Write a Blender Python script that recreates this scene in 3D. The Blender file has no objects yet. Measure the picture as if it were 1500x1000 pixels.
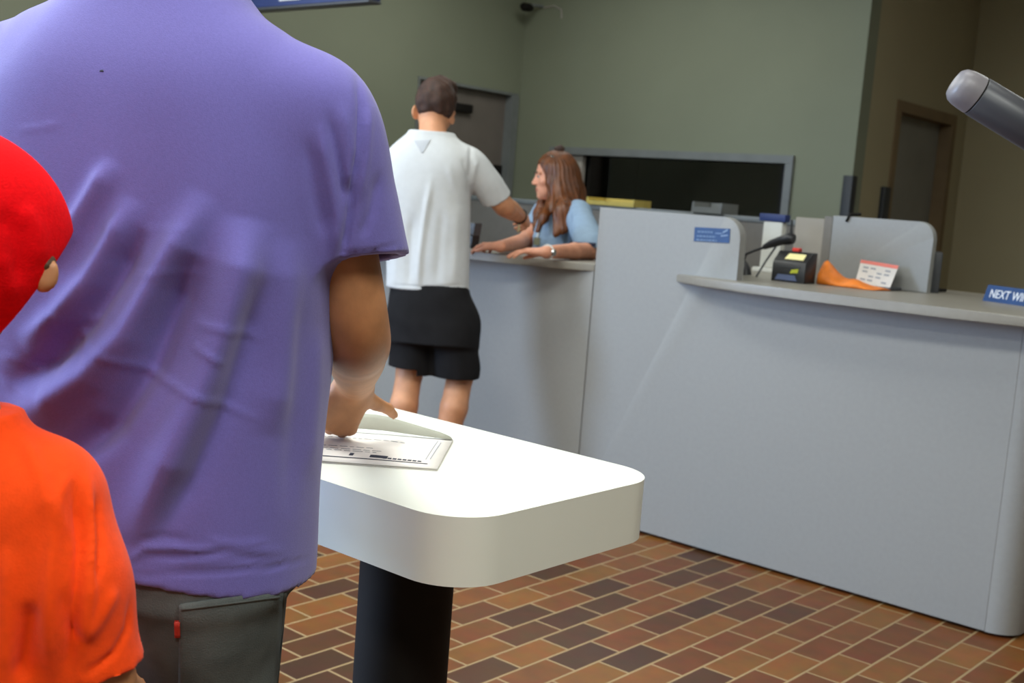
import bpy, bmesh, math, random
import numpy as np
from mathutils import Vector, Matrix
from mathutils.bvhtree import BVHTree

# ------------------------------------------------------------------ camera, world, exposure, lights
SC = bpy.context.scene
COL = SC.collection
SC.view_settings.view_transform = 'Standard'
SC.view_settings.look = 'None'
SC.view_settings.gamma = 1.0
SC.view_settings.use_curve_mapping = False
SC.view_settings.exposure = 0.1

FPX, YAW, PITCH, ROLL, EYE = 1712.0, math.radians(40.374), math.radians(6.952), math.radians(4.3826), 1.27
_cy, _sy = math.cos(YAW), math.sin(YAW)
CF = np.array([-_sy*math.cos(PITCH), _cy*math.cos(PITCH), -math.sin(PITCH)])
_r = np.array([_cy, _sy, 0.0]); _u = np.cross(_r, CF)
CR = math.cos(ROLL)*_r + math.sin(ROLL)*_u
CU = -math.sin(ROLL)*_r + math.cos(ROLL)*_u
CC = np.array([0.0, 0.0, EYE])

def ray(x, y): return CR*(x-750)/FPX - CU*(y-500)/FPX + CF
def at(x, y, axis, val):
    d = ray(x, y); return CC + d*((val-CC[axis])/d[axis])
def atd(x, y, t): return CC + t*ray(x, y)
def projpx(V):
    q = V - CC; z = q@CF
    return np.stack([750+FPX*(q@CR)/z, 500-FPX*(q@CU)/z], 1)

cam_d = bpy.data.cameras.new('camera'); cam = bpy.data.objects.new('camera', cam_d); COL.objects.link(cam)
cam_d.sensor_width = 36.0; cam_d.lens = FPX/1500*36; cam_d.clip_start = 0.05
cam_d.dof.use_dof = True; cam_d.dof.focus_distance = 1.6; cam_d.dof.aperture_fstop = 8.0
M = Matrix.Identity(4)
for i in range(3):
    M[i][0] = CR[i]; M[i][1] = CU[i]; M[i][2] = -CF[i]; M[i][3] = CC[i]
cam.matrix_world = M
SC.camera = cam

world = bpy.data.worlds.new('world'); SC.world = world; world.use_nodes = True
world.node_tree.nodes['Background'].inputs[0].default_value = (0.75, 0.85, 1.0, 1)
world.node_tree.nodes['Background'].inputs[1].default_value = 0.25

def area(name, loc, size, power, color, rot=(0, 0, 0)):
    l = bpy.data.lights.new(name, 'AREA'); l.shape = 'RECTANGLE'; l.size, l.size_y = size
    l.energy = power; l.color = color
    o = bpy.data.objects.new(name, l); o.location = loc; o.rotation_euler = rot; COL.objects.link(o)
    return o
# ceiling fluorescent panels (fixtures are built further down at the same places), those behind the camera added as fill for the backs; then daylight through the lobby window and an added counter light
CEIL = 3.2
PANELS = [(-1.9, 0.9, 0.70), (0.4, 0.9, 0.55), (-4.1, 0.9, 0.22), (-1.9, -0.9, 0.26), (0.4, -0.9, 0.66), (-4.1, -0.9, 0.10), (-3.6, 2.5, 0.46), (-0.9, 2.5, 0.14), (-4.2, 5.2, 0.36), (-0.9, 5.2, 0.24)]
PWR = 62.0
for i, (x, y, k) in enumerate(PANELS):
    area('panel_light', (x, y, CEIL-0.045), (1.15, 0.55), PWR*k, (0.97, 1.0, 0.94))
area('daylight_and_fill', (-5.55, -1.4, 1.75), (1.7, 2.6), 350, (0.50, 0.69, 1.0), (0, -math.pi/2, 0))
area('daylight_and_fill', (-5.6, 1.9, 1.75), (1.7, 1.5), 20, (0.75, 0.86, 1.0), (0, -math.pi/2, 0))  # extra fill for the left counter, set at the added window

# ------------------------------------------------------------------ materials
def lin(c):
    c = c/255.0
    return c/12.92 if c <= 0.04045 else ((c+0.055)/1.055)**2.4
def rgb(*c): return (lin(c[0]), lin(c[1]), lin(c[2]), 1.0)
_mats = {}
def mat(name, col, rough=0.6, var=0.06, vscale=8.0, bump=0.0, bscale=200.0, metal=0.0, spec=0.5, stretch=None, sheen=0.0, sss=0.0, coat=0.0):
    if name in _mats: return _mats[name]
    m = bpy.data.materials.new(name); m.use_nodes = True
    nt = m.node_tree; b = nt.nodes['Principled BSDF']
    b.inputs['Roughness'].default_value = rough
    b.inputs['Metallic'].default_value = metal
    b.inputs['Specular IOR Level'].default_value = spec
    b.inputs['Sheen Weight'].default_value = sheen
    b.inputs['Coat Weight'].default_value = coat
    if sss:
        b.inputs['Subsurface Weight'].default_value = sss
        b.inputs['Subsurface Radius'].default_value = (0.012, 0.005, 0.003)
        b.inputs['Subsurface Scale'].default_value = 0.5
    tc = nt.nodes.new('ShaderNodeTexCoord'); mp = nt.nodes.new('ShaderNodeMapping')
    nt.links.new(tc.outputs['Object'], mp.inputs['Vector'])
    if stretch: mp.inputs['Scale'].default_value = stretch
    n = nt.nodes.new('ShaderNodeTexNoise'); n.inputs['Scale'].default_value = vscale; n.inputs['Detail'].default_value = 4
    nt.links.new(mp.outputs['Vector'], n.inputs['Vector'])
    r = nt.nodes.new('ShaderNodeValToRGB')
    a = tuple(max(0, v*(1-var*1.6)) for v in col[:3])+(1,); c = tuple(min(1, v*(1+var*1.6)) for v in col[:3])+(1,)
    r.color_ramp.elements[0].color = a; r.color_ramp.elements[0].position = 0.3
    r.color_ramp.elements[1].color = c; r.color_ramp.elements[1].position = 0.7
    nt.links.new(n.outputs['Fac'], r.inputs['Fac']); nt.links.new(r.outputs['Color'], b.inputs['Base Color'])
    if bump:
        n2 = nt.nodes.new('ShaderNodeTexNoise'); n2.inputs['Scale'].default_value = bscale; n2.inputs['Detail'].default_value = 3
        nt.links.new(mp.outputs['Vector'], n2.inputs['Vector'])
        bp = nt.nodes.new('ShaderNodeBump'); bp.inputs['Strength'].default_value = bump; bp.inputs['Distance'].default_value = 0.002
        nt.links.new(n2.outputs['Fac'], bp.inputs['Height']); nt.links.new(bp.outputs['Normal'], b.inputs['Normal'])
    _mats[name] = m
    return m
def emis(name, col, strength):
    m = bpy.data.materials.new(name); m.use_nodes = True
    b = m.node_tree.nodes['Principled BSDF']; b.inputs['Base Color'].default_value = col
    b.inputs['Emission Color'].default_value = col; b.inputs['Emission Strength'].default_value = strength
    return m

M_wall = mat('wall_paint', rgb(128, 133, 114), 0.8, 0.03, 1.5, 0.1, 90)
M_side = mat('side_wall_paint', rgb(162, 152, 122), 0.8, 0.03, 1.5, 0.1, 90)
M_ceil = mat('ceiling_tile', rgb(205, 205, 190), 0.9, 0.03, 3, 0.2, 60)
M_lam = mat('counter_laminate', rgb(152, 152, 150), 0.55, 0.015, 60, 0.05, 300, spec=0.3)
M_ctop = mat('countertop_laminate', rgb(141, 136, 126), 0.4, 0.02, 60)
M_part = mat('partition_fabric', rgb(122, 117, 110), 0.8, 0.03, 20, 0.1, 200)
M_tabletop = mat('table_laminate', rgb(226, 227, 216), 0.4, 0.012, 5, spec=0.4)
M_black = mat('black_paint', rgb(22, 19, 17), 0.75, 0.1, 12, spec=0.25)
M_blackpl = mat('black_plastic', rgb(30, 30, 33), 0.4, 0.08, 20)
M_dkgrey = mat('dark_grey_plastic', rgb(70, 72, 76), 0.45, 0.06, 15)
M_guard = mat('guard_vinyl', rgb(38, 42, 48), 0.5, 0.05, 10)
M_frame = mat('frame_metal', rgb(118, 122, 122), 0.5, 0.05, 10)
M_taupe = mat('taupe_panel', rgb(172, 166, 158), 0.6, 0.04, 5)
M_door = mat('door_paint', rgb(112, 104, 98), 0.6, 0.06, 4)
M_brown = mat('brown_door', rgb(120, 100, 72), 0.6, 0.08, 4)
M_greydoor = mat('grey_door', rgb(128, 126, 118), 0.6, 0.06, 3)
M_blue = mat('blue_print', rgb(22, 62, 112), 0.5, 0.05, 30)
M_navy = mat('navy_sign', rgb(40, 56, 110), 0.5, 0.05, 10)
M_white = mat('white_print', rgb(232, 234, 238), 0.6, 0.02, 30)
M_whitepl = mat('white_plastic', rgb(214, 214, 208), 0.5, 0.02, 20)
M_paper = mat('white_cardboard', rgb(218, 212, 206), 0.7, 0.02, 30)
M_kraft = mat('grey_board_inside', rgb(160, 160, 146), 0.8, 0.03, 30)
M_ink = mat('dark_ink', rgb(30, 36, 56), 0.7, 0.05, 30)
M_inkl = mat('pale_ink', rgb(150, 152, 160), 0.7, 0.05, 30)
M_yel = mat('yellow_paper', rgb(196, 176, 92), 0.7, 0.05, 30)
M_org = mat('orange_paper', rgb(226, 122, 30), 0.6, 0.12, 25)
M_red = mat('red_print', rgb(226, 66, 56), 0.6, 0.05, 30)
M_skin1 = mat('skin_tanned', rgb(176, 122, 82), 0.55, 0.10, 25, 0.12, 160, sss=0.08)
M_skin2 = mat('skin_light', rgb(206, 146, 108), 0.55, 0.06, 25, 0.05, 160, sss=0.08)
M_skin3 = mat('skin_rosy', rgb(214, 150, 120), 0.55, 0.06, 25, 0.05, 160, sss=0.08)
M_purple = mat('purple_jersey', rgb(110, 103, 174), 0.85, 0.03, 300, 0.25, 700, sheen=0.25, spec=0.15)
M_whitetee = mat('white_jersey', rgb(200, 202, 203), 0.85, 0.015, 40, 0.1, 400, sheen=0.1, spec=0.15)
M_orange = mat('orange_jersey', rgb(246, 72, 6), 0.8, 0.03, 120, 0.25, 500, sheen=0.1, spec=0.15)
M_cap = mat('red_felt', rgb(232, 6, 16), 0.9, 0.05, 200, 0.4, 500, sheen=0.0, spec=0.1)
M_denim = mat('grey_denim', rgb(90, 96, 95), 0.9, 0.18, 14, 0.4, 500, spec=0.1)
M_denims = mat('denim_seam', rgb(86, 90, 88), 0.9, 0.1, 40, 0.3, 500, spec=0.1)
M_short = mat('black_shorts', rgb(24, 23, 25), 0.85, 0.1, 20, 0.2, 300, spec=0.2)
M_bluetee = mat('light_blue_jersey', rgb(140, 162, 184), 0.85, 0.03, 40, 0.1, 400, spec=0.15)
M_hairb = mat('hair_dark_brown', rgb(56, 33, 21), 0.75, 0.25, 60, 0.6, 250, stretch=(1, 1, 0.35))
M_haira = mat('hair_auburn', rgb(98, 53, 20), 0.45, 0.35, 45, 0.6, 120, stretch=(1, 1, 0.06))
M_hairk = mat('hair_brown', rgb(82, 58, 34), 0.6, 0.2, 60, 0.5, 250)
M_eye = mat('eye_white', rgb(176, 160, 150), 0.2, 0.02, 10)
M_iris = mat('eye_iris', rgb(60, 46, 34), 0.2, 0.05, 10)
M_lip = mat('lips', rgb(176, 96, 84), 0.5, 0.05, 20)
M_cloth = mat('jeans_blue', rgb(60, 68, 90), 0.9, 0.1, 14)
M_shoe = mat('shoe_rubber', rgb(60, 58, 56), 0.7, 0.1, 14)
M_metal = mat('silver_metal', rgb(190, 190, 186), 0.25, 0.03, 10, metal=1.0)
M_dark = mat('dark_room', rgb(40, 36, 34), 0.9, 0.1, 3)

# ------------------------------------------------------------------ object helpers
def tag(o, label=None, cat=None, group=None, kind=None):
    if label: o['label'] = label
    if cat: o['category'] = cat
    if group: o['group'] = group
    if kind: o['kind'] = kind
    return o
def empty(name, loc):
    o = bpy.data.objects.new(name, None); COL.objects.link(o); o.location = Vector([float(v) for v in loc]); o.empty_display_size = 0.05
    return o
def world_loc(o):
    p = Vector((0, 0, 0))
    while o is not None:
        p += o.location; o = o.parent
    return p
def mesh(name, V, F, m, parent=None, smooth=True, loc=None):
    """vertices are given in world space; the object gets its origin at loc (or its parent's origin)"""
    V = np.asarray(V, dtype=np.float64)
    base = Vector((0, 0, 0))
    if parent is not None: base = world_loc(parent)
    off = Vector([float(v) for v in loc]) if loc is not None else base.copy()
    me = bpy.data.meshes.new(name)
    me.from_pydata((V-np.array(off)).tolist(), [], [list(map(int, f)) for f in F]); me.update()
    if smooth: me.polygons.foreach_set('use_smooth', [True]*len(me.polygons))
    me.materials.append(m)
    o = bpy.data.objects.new(name, me); COL.objects.link(o)
    if parent is not None: o.parent = parent
    o.location = off - base
    return o
class MB:
    """collects shapes in world space into ONE mesh"""
    def __init__(s): s.V = []; s.F = []
    def add(s, V, F):
        n = len(s.V); s.V += [tuple(map(float, v)) for v in V]; s.F += [[i+n for i in f] for f in F]
    def box(s, lo, hi, bev=0.0, R=None, c=None):
        bm = bmesh.new(); bmesh.ops.create_cube(bm, size=1)
        lo = np.array(lo, float); hi = np.array(hi, float)
        for v in bm.verts: v.co = Vector((lo+hi)/2) + Vector([v.co[i]*(hi-lo)[i] for i in range(3)])
        if bev: bmesh.ops.bevel(bm, geom=bm.edges[:], offset=bev, segments=2, affect='EDGES', profile=0.5)
        s.frombm(bm, R, c)
    def frombm(s, bm, R=None, c=None):
        bm.verts.ensure_lookup_table(); bm.verts.index_update()
        V = [np.array(v.co) for v in bm.verts]
        if R is not None:
            c = np.array(c if c is not None else (0, 0, 0), float); V = [c + np.array(R)@v for v in V]
        s.add(V, [[v.index for v in f.verts] for f in bm.faces]); bm.free()
    def prism(s, pts, z0, z1, bev=0.0, fn=None):
        """pts: 2D outline (ccw), extruded from z0 to z1; fn maps (a,b,h) to world"""
        fn = fn or (lambda a, b, h: (a, b, h))
        bm = bmesh.new()
        lo = [bm.verts.new((p[0], p[1], z0)) for p in pts]; hi = [bm.verts.new((p[0], p[1], z1)) for p in pts]
        n = len(pts)
        bm.faces.new(lo[::-1]); bm.faces.new(hi)
        for i in range(n): bm.faces.new((lo[i], lo[(i+1) % n], hi[(i+1) % n], hi[i]))
        if bev:
            ed = [e for e in bm.edges if abs(e.verts[0].co.z-e.verts[1].co.z) < 1e-6]
            bmesh.ops.bevel(bm, geom=ed, offset=bev, segments=3, affect='EDGES', profile=0.5)
        for v in bm.verts: v.co = Vector([float(q) for q in fn(*v.co)])
        s.frombm(bm)
    def tube(s, P, r, n=12, cap=True):
        P = [np.array(p, float) for p in P]
        if not hasattr(r, '__len__'): r = [r]*len(P)
        ref = np.array([0.13, 0.27, 0.95]); V = []; F = []
        for i, p in enumerate(P):
            t = P[min(i+1, len(P)-1)]-P[max(i-1, 0)]; t = t/np.linalg.norm(t)
            a = np.cross(t, ref)
            if np.linalg.norm(a) < 0.2: a = np.cross(t, np.array([1.0, 0, 0]))
            a /= np.linalg.norm(a); b = np.cross(t, a)
            for k in range(n):
                w = 2*math.pi*k/n; V.append(p + r[i]*(math.cos(w)*a+math.sin(w)*b))
        for i in range(len(P)-1):
            for k in range(n):
                k2 = (k+1) % n; F.append([i*n+k, i*n+k2, (i+1)*n+k2, (i+1)*n+k])
        if cap:
            F.append([k for k in range(n)][::-1]); F.append([(len(P)-1)*n+k for k in range(n)])
        s.add(V, F)
    def build(s, name, m, parent=None, loc=None, smooth=False, sharp=None):
        V = np.array(s.V)
        if loc is None and parent is None:
            loc = ((V[:, 0].min()+V[:, 0].max())/2, (V[:, 1].min()+V[:, 1].max())/2, V[:, 2].min())
        o = mesh(name, V, s.F, m, parent, smooth=True, loc=loc)
        bm = bmesh.new(); bm.from_mesh(o.data); bmesh.ops.recalc_face_normals(bm, faces=bm.faces)
        for e in bm.edges:
            if len(e.link_faces) == 2 and e.calc_face_angle(0) > math.radians(sharp or 40): e.smooth = False
        bm.to_mesh(o.data); bm.free()
        return o
def arc(cx, cy, r, a0, a1, n=8):
    return [(cx+r*math.cos(math.radians(a0+(a1-a0)*i/n)), cy+r*math.sin(math.radians(a0+(a1-a0)*i/n))) for i in range(n+1)]
def box(name, lo, hi, m, parent=None, bev=0.0):
    b = MB(); b.box(lo, hi, bev); return b.build(name, m, parent)
def struct(o): o['kind'] = 'structure'; return o

# ------------------------------------------------------------------ room shell
XW, YW, XE, YE = -5.78, 6.67, -3.10, 8.41          # left wall, window wall, its outer corner, far wall of the passage
def brick_floor():
    m = bpy.data.materials.new('brick_pavers'); m.use_nodes = True; nt = m.node_tree; b = nt.nodes['Principled BSDF']
    tc = nt.nodes.new('ShaderNodeTexCoord'); sx = nt.nodes.new('ShaderNodeSeparateXYZ'); cx = nt.nodes.new('ShaderNodeCombineXYZ')
    nt.links.new(tc.outputs['Object'], sx.inputs[0])
    a1 = nt.nodes.new('ShaderNodeMath'); a1.operation = 'ADD'; a1.inputs[1].default_value = 20*0.2085-2.190
    a2 = nt.nodes.new('ShaderNodeMath'); a2.operation = 'ADD'; a2.inputs[1].default_value = 100*0.1067+2.556
    nt.links.new(sx.outputs['Y'], a1.inputs[0]); nt.links.new(sx.outputs['X'], a2.inputs[0])
    nt.links.new(a1.outputs[0], cx.inputs['X']); nt.links.new(a2.outputs[0], cx.inputs['Y'])
    br = nt.nodes.new('ShaderNodeTexBrick'); br.offset = 0.5; br.offset_frequency = 2; br.squash = 1.0
    br.inputs['Scale'].default_value = 1.0; br.inputs['Brick Width'].default_value = 0.2085; br.inputs['Row Height'].default_value = 0.1067
    br.inputs['Mortar Size'].default_value = 0.0045; br.inputs['Mortar Smooth'].default_value = 0.4
    br.inputs['Color1'].default_value = (0, 0, 0, 1); br.inputs['Color2'].default_value = (1, 1, 1, 1); br.inputs['Mortar'].default_value = (0.5, 0.5, 0.5, 1)
    nt.links.new(cx.outputs[0], br.inputs['Vector'])
    ra = nt.nodes.new('ShaderNodeValToRGB'); cr = ra.color_ramp
    stops = [(0.0, (71, 43, 26)), (0.2, (81, 49, 27)), (0.38, (110, 61, 28)), (0.55, (115, 68, 31)), (0.72, (124, 78, 33)), (0.88, (103, 55, 26)), (1.0, (133, 85, 36))]
    cr.elements[0].position = 0; cr.elements[0].color = rgb(*stops[0][1]); cr.elements[1].position = 1; cr.elements[1].color = rgb(*stops[-1][1])
    for p, c in stops[1:-1]: e = cr.elements.new(p); e.color = rgb(*c)
    nt.links.new(br.outputs['Color'], ra.inputs['Fac'])
    nz = nt.nodes.new('ShaderNodeTexNoise'); nz.inputs['Scale'].default_value = 14; nz.inputs['Detail'].default_value = 5
    nt.links.new(tc.outputs['Object'], nz.inputs['Vector'])
    mx0 = nt.nodes.new('ShaderNodeMix'); mx0.data_type = 'RGBA'; mx0.blend_type = 'OVERLAY'; mx0.inputs[0].default_value = 0.35
    nt.links.new(ra.outputs['Color'], mx0.inputs[6]); nt.links.new(nz.outputs['Color'], mx0.inputs[7])
    hs = nt.nodes.new('ShaderNodeHueSaturation'); hs.inputs['Saturation'].default_value = 1.0
    nt.links.new(mx0.outputs[2], hs.inputs['Color'])
    mx = nt.nodes.new('ShaderNodeMix'); mx.data_type = 'RGBA'
    mx.inputs[7].default_value = rgb(166, 140, 100)
    nt.links.new(br.outputs['Fac'], mx.inputs[0]); nt.links.new(hs.outputs['Color'], mx.inputs[6])
    nt.links.new(mx.outputs[2], b.inputs['Base Color'])
    b.inputs['Roughness'].default_value = 0.42; b.inputs['Specular IOR Level'].default_value = 0.35
    bp = nt.nodes.new('ShaderNodeBump'); bp.inputs['Strength'].default_value = 0.5; bp.inputs['Distance'].default_value = 0.003; bp.invert = True
    nt.links.new(br.outputs['Fac'], bp.inputs['Height']); nt.links.new(bp.outputs['Normal'], b.inputs['Normal'])
    return m
b = MB(); b.box((XW-0.9, -4.1, -0.1), (4.1, YE+0.1, 0)); struct(b.build('floor', brick_floor(), loc=(0, 0, 0)))
b = MB(); b.box((XW-0.9, -4.1, CEIL), (4.1, YE+0.1, CEIL+0.1)); struct(b.build('ceiling', M_ceil, loc=(0, 0, 0)))
DY0, DY1, DZ = 5.615, 6.655, 2.04                   # doorway in the left wall
b = MB()
b.box((XW-0.12, -4.0, 0), (XW, -2.8, CEIL)); b.box((XW-0.12, -2.8, 0), (XW, 0.0, 0.8)); b.box((XW-0.12, -2.8, 2.7), (XW, 0.0, CEIL))
b.box((XW-0.12, 0.0, 0), (XW, 1.1, CEIL)); b.box((XW-0.12, 1.1, 0), (XW, 2.7, 0.8)); b.box((XW-0.12, 1.1, 2.7), (XW, 2.7, CEIL)); b.box((XW-0.12, 2.7, 0), (XW, DY0, CEIL)); b.box((XW-0.12, DY0, DZ), (XW, DY1, CEIL)); b.box((XW-0.12, DY1, 0), (XW, YW+0.12, CEIL))
struct(b.build('wall_left', M_wall, loc=(0, 0, 0)))
WX0, WX1, WZ0, WZ1 = -5.436, -3.49, 1.02, 1.665
b = MB()
b.box((XW, YW, 0), (WX0, YW+0.14, CEIL)); b.box((WX1, YW, 0), (XE, YW+0.14, CEIL)); b.box((WX0, YW, 0), (WX1, YW+0.14, WZ0)); b.box((WX0, YW, WZ1), (WX1, YW+0.14, CEIL))
struct(b.build('wall_back', M_wall, loc=(0, 0, 0)))
b = MB()
b.box((XE-0.14, YW+0.14, 0), (XE, 7.19, CEIL)); b.box((XE-0.14, 7.19, 2.07), (XE, 8.2, CEIL)); b.box((XE-0.14, 8.2, 0), (XE, YE, CEIL))
struct(b.build('wall_passage', M_side, loc=(0, 0, 0)))
b = MB(); b.box((XE-0.14, YE, 0), (4.0, YE+0.1, CEIL)); struct(b.build('wall_far', M_side, loc=(0, 0, 0)))
b = MB(); b.box((4.0, -4.0, 0), (4.1, YE+0.1, CEIL)); struct(b.build('wall_right', M_wall, loc=(0, 0, 0)))
b = MB(); b.box((XW-0.12, -4.1, 0), (4.1, -4.0, CEIL)); struct(b.build('wall_front', M_wall, loc=(0, 0, 0)))
# lobby window on the left wall, the source of the cool daylight (left of the frame)
wf = MB()
for y0, y1 in ((-2.8, -2.74), (-1.43, -1.37), (-0.06, 0.0)): wf.box((XW-0.10, y0, 0.8), (XW-0.03, y1, 2.7))
for z0, z1 in ((0.8, 0.86), (2.64, 2.7)): wf.box((XW-0.09, -2.8, z0), (XW-0.04, 0.0, z1))
struct(wf.build('window_2', M_frame, loc=(0, 0, 0)))
wf = MB()
for y0, y1 in ((1.1, 1.16), (2.64, 2.7)): wf.box((XW-0.10, y0, 0.8), (XW-0.03, y1, 2.7))
for z0, z1 in ((0.8, 0.86), (2.64, 2.7)): wf.box((XW-0.09, 1.16, z0), (XW-0.04, 2.64, z1))
struct(wf.build('fill_window_3', M_frame, loc=(0, 0, 0)))  # unseen window, added to bring light to the left counter
# service window in the back wall
root = struct(empty('window_1', ((WX0+WX1)/2, YW, WZ0)))
b = MB(); t = 0.05
b.box((WX0, YW-0.025, WZ1-t), (WX1, YW+0.12, WZ1)); b.box((WX0, YW-0.02, WZ0), (WX1, YW+0.12, WZ0+t))
b.box((WX0, YW-0.025, WZ0+t+0.001), (WX0+t, YW+0.12, WZ1-t-0.001)); b.box((WX1-t, YW-0.025, WZ0+t+0.001), (WX1, YW+0.12, WZ1-t-0.001))
b.build('window_frame', M_frame, root)
box('sliding_panel', (WX0+t, YW+0.02, WZ0+t), (-5.16, YW+0.06, WZ1-t), M_taupe, root)
gm = bpy.data.materials.new('window_glass'); gm.use_nodes = True; gb = gm.node_tree.nodes['Principled BSDF']
gb.inputs['Transmission Weight'].default_value = 1; gb.inputs['Roughness'].default_value = 0.02; gb.inputs['Base Color'].default_value = (0.55, 0.55, 0.55, 1)
gnz = gm.node_tree.nodes.new('ShaderNodeTexNoise'); gnz.inputs['Scale'].default_value = 2; gmr = gm.node_tree.nodes.new('ShaderNodeMapRange')
gmr.inputs['To Min'].default_value = 0.01; gmr.inputs['To Max'].default_value = 0.05
gm.node_tree.links.new(gnz.outputs['Fac'], gmr.inputs['Value']); gm.node_tree.links.new(gmr.outputs['Result'], gb.inputs['Roughness'])
box('pane', (-5.16, YW+0.075, WZ0+t), (WX1-t, YW+0.081, WZ1-t), gm, root)
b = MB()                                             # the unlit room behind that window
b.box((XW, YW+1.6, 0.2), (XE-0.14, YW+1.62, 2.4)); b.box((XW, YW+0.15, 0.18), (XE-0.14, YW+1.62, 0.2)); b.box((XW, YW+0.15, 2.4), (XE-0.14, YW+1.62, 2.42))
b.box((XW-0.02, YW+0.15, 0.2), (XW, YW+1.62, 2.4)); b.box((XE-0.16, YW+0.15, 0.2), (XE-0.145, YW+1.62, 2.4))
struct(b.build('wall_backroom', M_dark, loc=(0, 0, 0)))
# doorway in the left wall, next to the corner
root = struct(empty('door_1', (XW-0.08, (DY0+DY1)/2, 0)))
b = MB(); b.box((XW-0.11, DY1-0.07, 0), (XW+0.012, DY1-0.001, DZ-0.022)); b.box((XW-0.11, DY0+0.001, 0), (XW+0.004, DY0+0.02, DZ-0.022)); b.box((XW-0.11, DY0+0.001, DZ-0.02), (XW+0.004, DY1-0.001, DZ-0.001))
b.build('door_frame', M_frame, root)
box('door_leaf', (XW-0.10, DY0+0.02, 0.01), (XW-0.06, DY1-0.07, DZ-0.02), M_door, root)
p0 = at(662, 150, 0, XW-0.06); p1 = at(686, 166, 0, XW-0.06)
box('door_closer', (XW-0.06, p0[1], p1[2]), (XW-0.015, p1[1], p0[2]), M_black, root, 0.005)
p0 = at(722, 241, 0, XW-0.06); p1 = at(741, 262, 0, XW-0.06)
box('push_plate', (XW-0.06, p0[1], p1[2]), (XW-0.045, p1[1], p0[2]), M_black, root, 0.004)
# door in the dim passage
root = struct(empty('door_2', (XE-0.07, 7.7, 0)))
b = MB(); b.box((XE-0.13, 7.191, 0), (XE+0.01, 7.26, 1.999)); b.box((XE-0.13, 8.13, 0), (XE+0.01, 8.199, 1.999)); b.box((XE-0.13, 7.191, 2.0), (XE+0.01, 8.199, 2.069)); b.build('door_frame', M_brown, root)
box('door_leaf', (XE-0.12, 7.26, 0.01), (XE-0.08, 8.13, 2.0), M_greydoor, root)
b = MB(); b.tube([(XE-0.08, 7.33, 1.0), (XE-0.03, 7.33, 1.0), (XE-0.03, 7.43, 1.0)], 0.01); b.build('door_handle', M_metal, root)
# dark corner guards: on the outer corner of the window wall and on the passage door's frame
for n, (x0, x1, y0, y1) in (('trim_1', (XE-0.055, XE+0.006, YW-0.008, YW+0.06)), ('trim_2', (XE+0.0, XE+0.03, 7.09, 7.185))):
    struct(box(n, (x0, y0, 0), (x1, y1, 1.56 if n == 'trim_1' else 1.52), M_guard, bev=0.003))

# ceiling light fixtures; the ones behind the viewer are added fill
for i, (x, y, k) in enumerate(PANELS):
    root = empty('ceiling_light', (x, y, CEIL))
    tag(root, ['recessed light panel over the writing table', 'light panel over the lobby right of the table', 'light panel over the lobby by the left wall', 'added fill panel behind the viewer and left of centre', 'added fill panel behind the viewer and to the right', 'added fill panel behind the viewer near the left wall', 'light panel in front of the left end of the counter', 'light panel in front of the right end of the counter', 'dim light panel behind the counter near the corner', 'dim light panel behind the counter at the right'][i], 'ceiling light', 'fluorescent ceiling panels')
    b = MB(); b.box((x-0.6, y-0.3, CEIL-0.03), (x+0.6, y-0.285, CEIL)); b.box((x-0.6, y+0.285, CEIL-0.03), (x+0.6, y+0.3, CEIL)); b.box((x-0.6, y-0.285, CEIL-0.03), (x-0.585, y+0.285, CEIL)); b.box((x+0.585, y-0.285, CEIL-0.03), (x+0.6, y+0.285, CEIL))
    b.build('frame', M_whitepl, root)
    dm = _mats.get('diffuser%d' % int(k*100)) or emis('diffuser', (0.97, 1.0, 0.94, 1), 5*k); _mats['diffuser%d' % int(k*100)] = dm
    box('diffuser', (x-0.585, y-0.285, CEIL-0.02), (x+0.585, y+0.285, CEIL-0.012), dm, root)

# ------------------------------------------------------------------ service counter
PX0, PX1, PY = -2.81, -2.165, 3.782                  # tall divider, front plane of the counter
CT = 1.035                                           # counter top height
CX1 = -1.05
root = empty('service_counter', (-3.0, PY, 0))
tag(root, 'long pale grey laminate service counter with projecting shelf tops', 'counter')
b = MB(); b.box((XW+0.01, PY, 0.012), (PX0-0.004, PY+0.03, CT-0.03)); b.build('left_front_panel', M_lam, root)
r = 0.075; zt = 1.262; XC = CX1-0.09
b = MB(); pts = [(PX0, 0.012), (XC, 0.012), (XC, CT-0.033), (PX1, CT-0.033)] + arc(PX1-r, zt-r, r, 0, 90, 8) + [(PX0, zt)]
b.prism(pts, 0, 0.045, 0.003, fn=lambda a, c, h: (a, PY+h, c)); b.build('tall_front_panel', M_lam, root)
b = MB(); out = arc(XC, PY+0.09, 0.09, -90, 0, 8) + [(CX1, PY+1.0), (CX1-0.03, PY+1.0), (CX1-0.03, PY+0.09)] + arc(XC, PY+0.09, 0.06, 0, -90, 6)[1:]
b.prism(out, 0.012, CT-0.033); b.build('end_panel', M_lam, root)
b = MB(); b.box((PX0+0.0, PY+0.047, CT-0.03), (PX0+0.035, PY+0.75, zt)); b.build('divider_return', M_lam, root)
b = MB(); front = [(-2.42, PY-0.001), (-2.36, 3.745), (-2.26, 3.70), (-2.1, 3.67), (-1.85, 3.655), (-1.6, 3.655), (-1.35, 3.66), (CX1, 3.67), (CX1+0.06, 3.72)]
b.prism(front + [(CX1+0.06, 4.8), (PX1-0.55, 4.8), (PX1-0.55, PY+0.047), (PX1, PY+0.047), (PX1, PY-0.001)], CT-0.032, CT, 0.006); b.build('right_countertop', M_ctop, root)
b = MB(); frontl = [(XW+0.02, 3.60), (-4.2, 3.60), (-3.7, 3.615), (-3.4, 3.635), (-3.15, 3.675), (-2.95, 3.73), (PX0-0.002, PY)]
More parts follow.
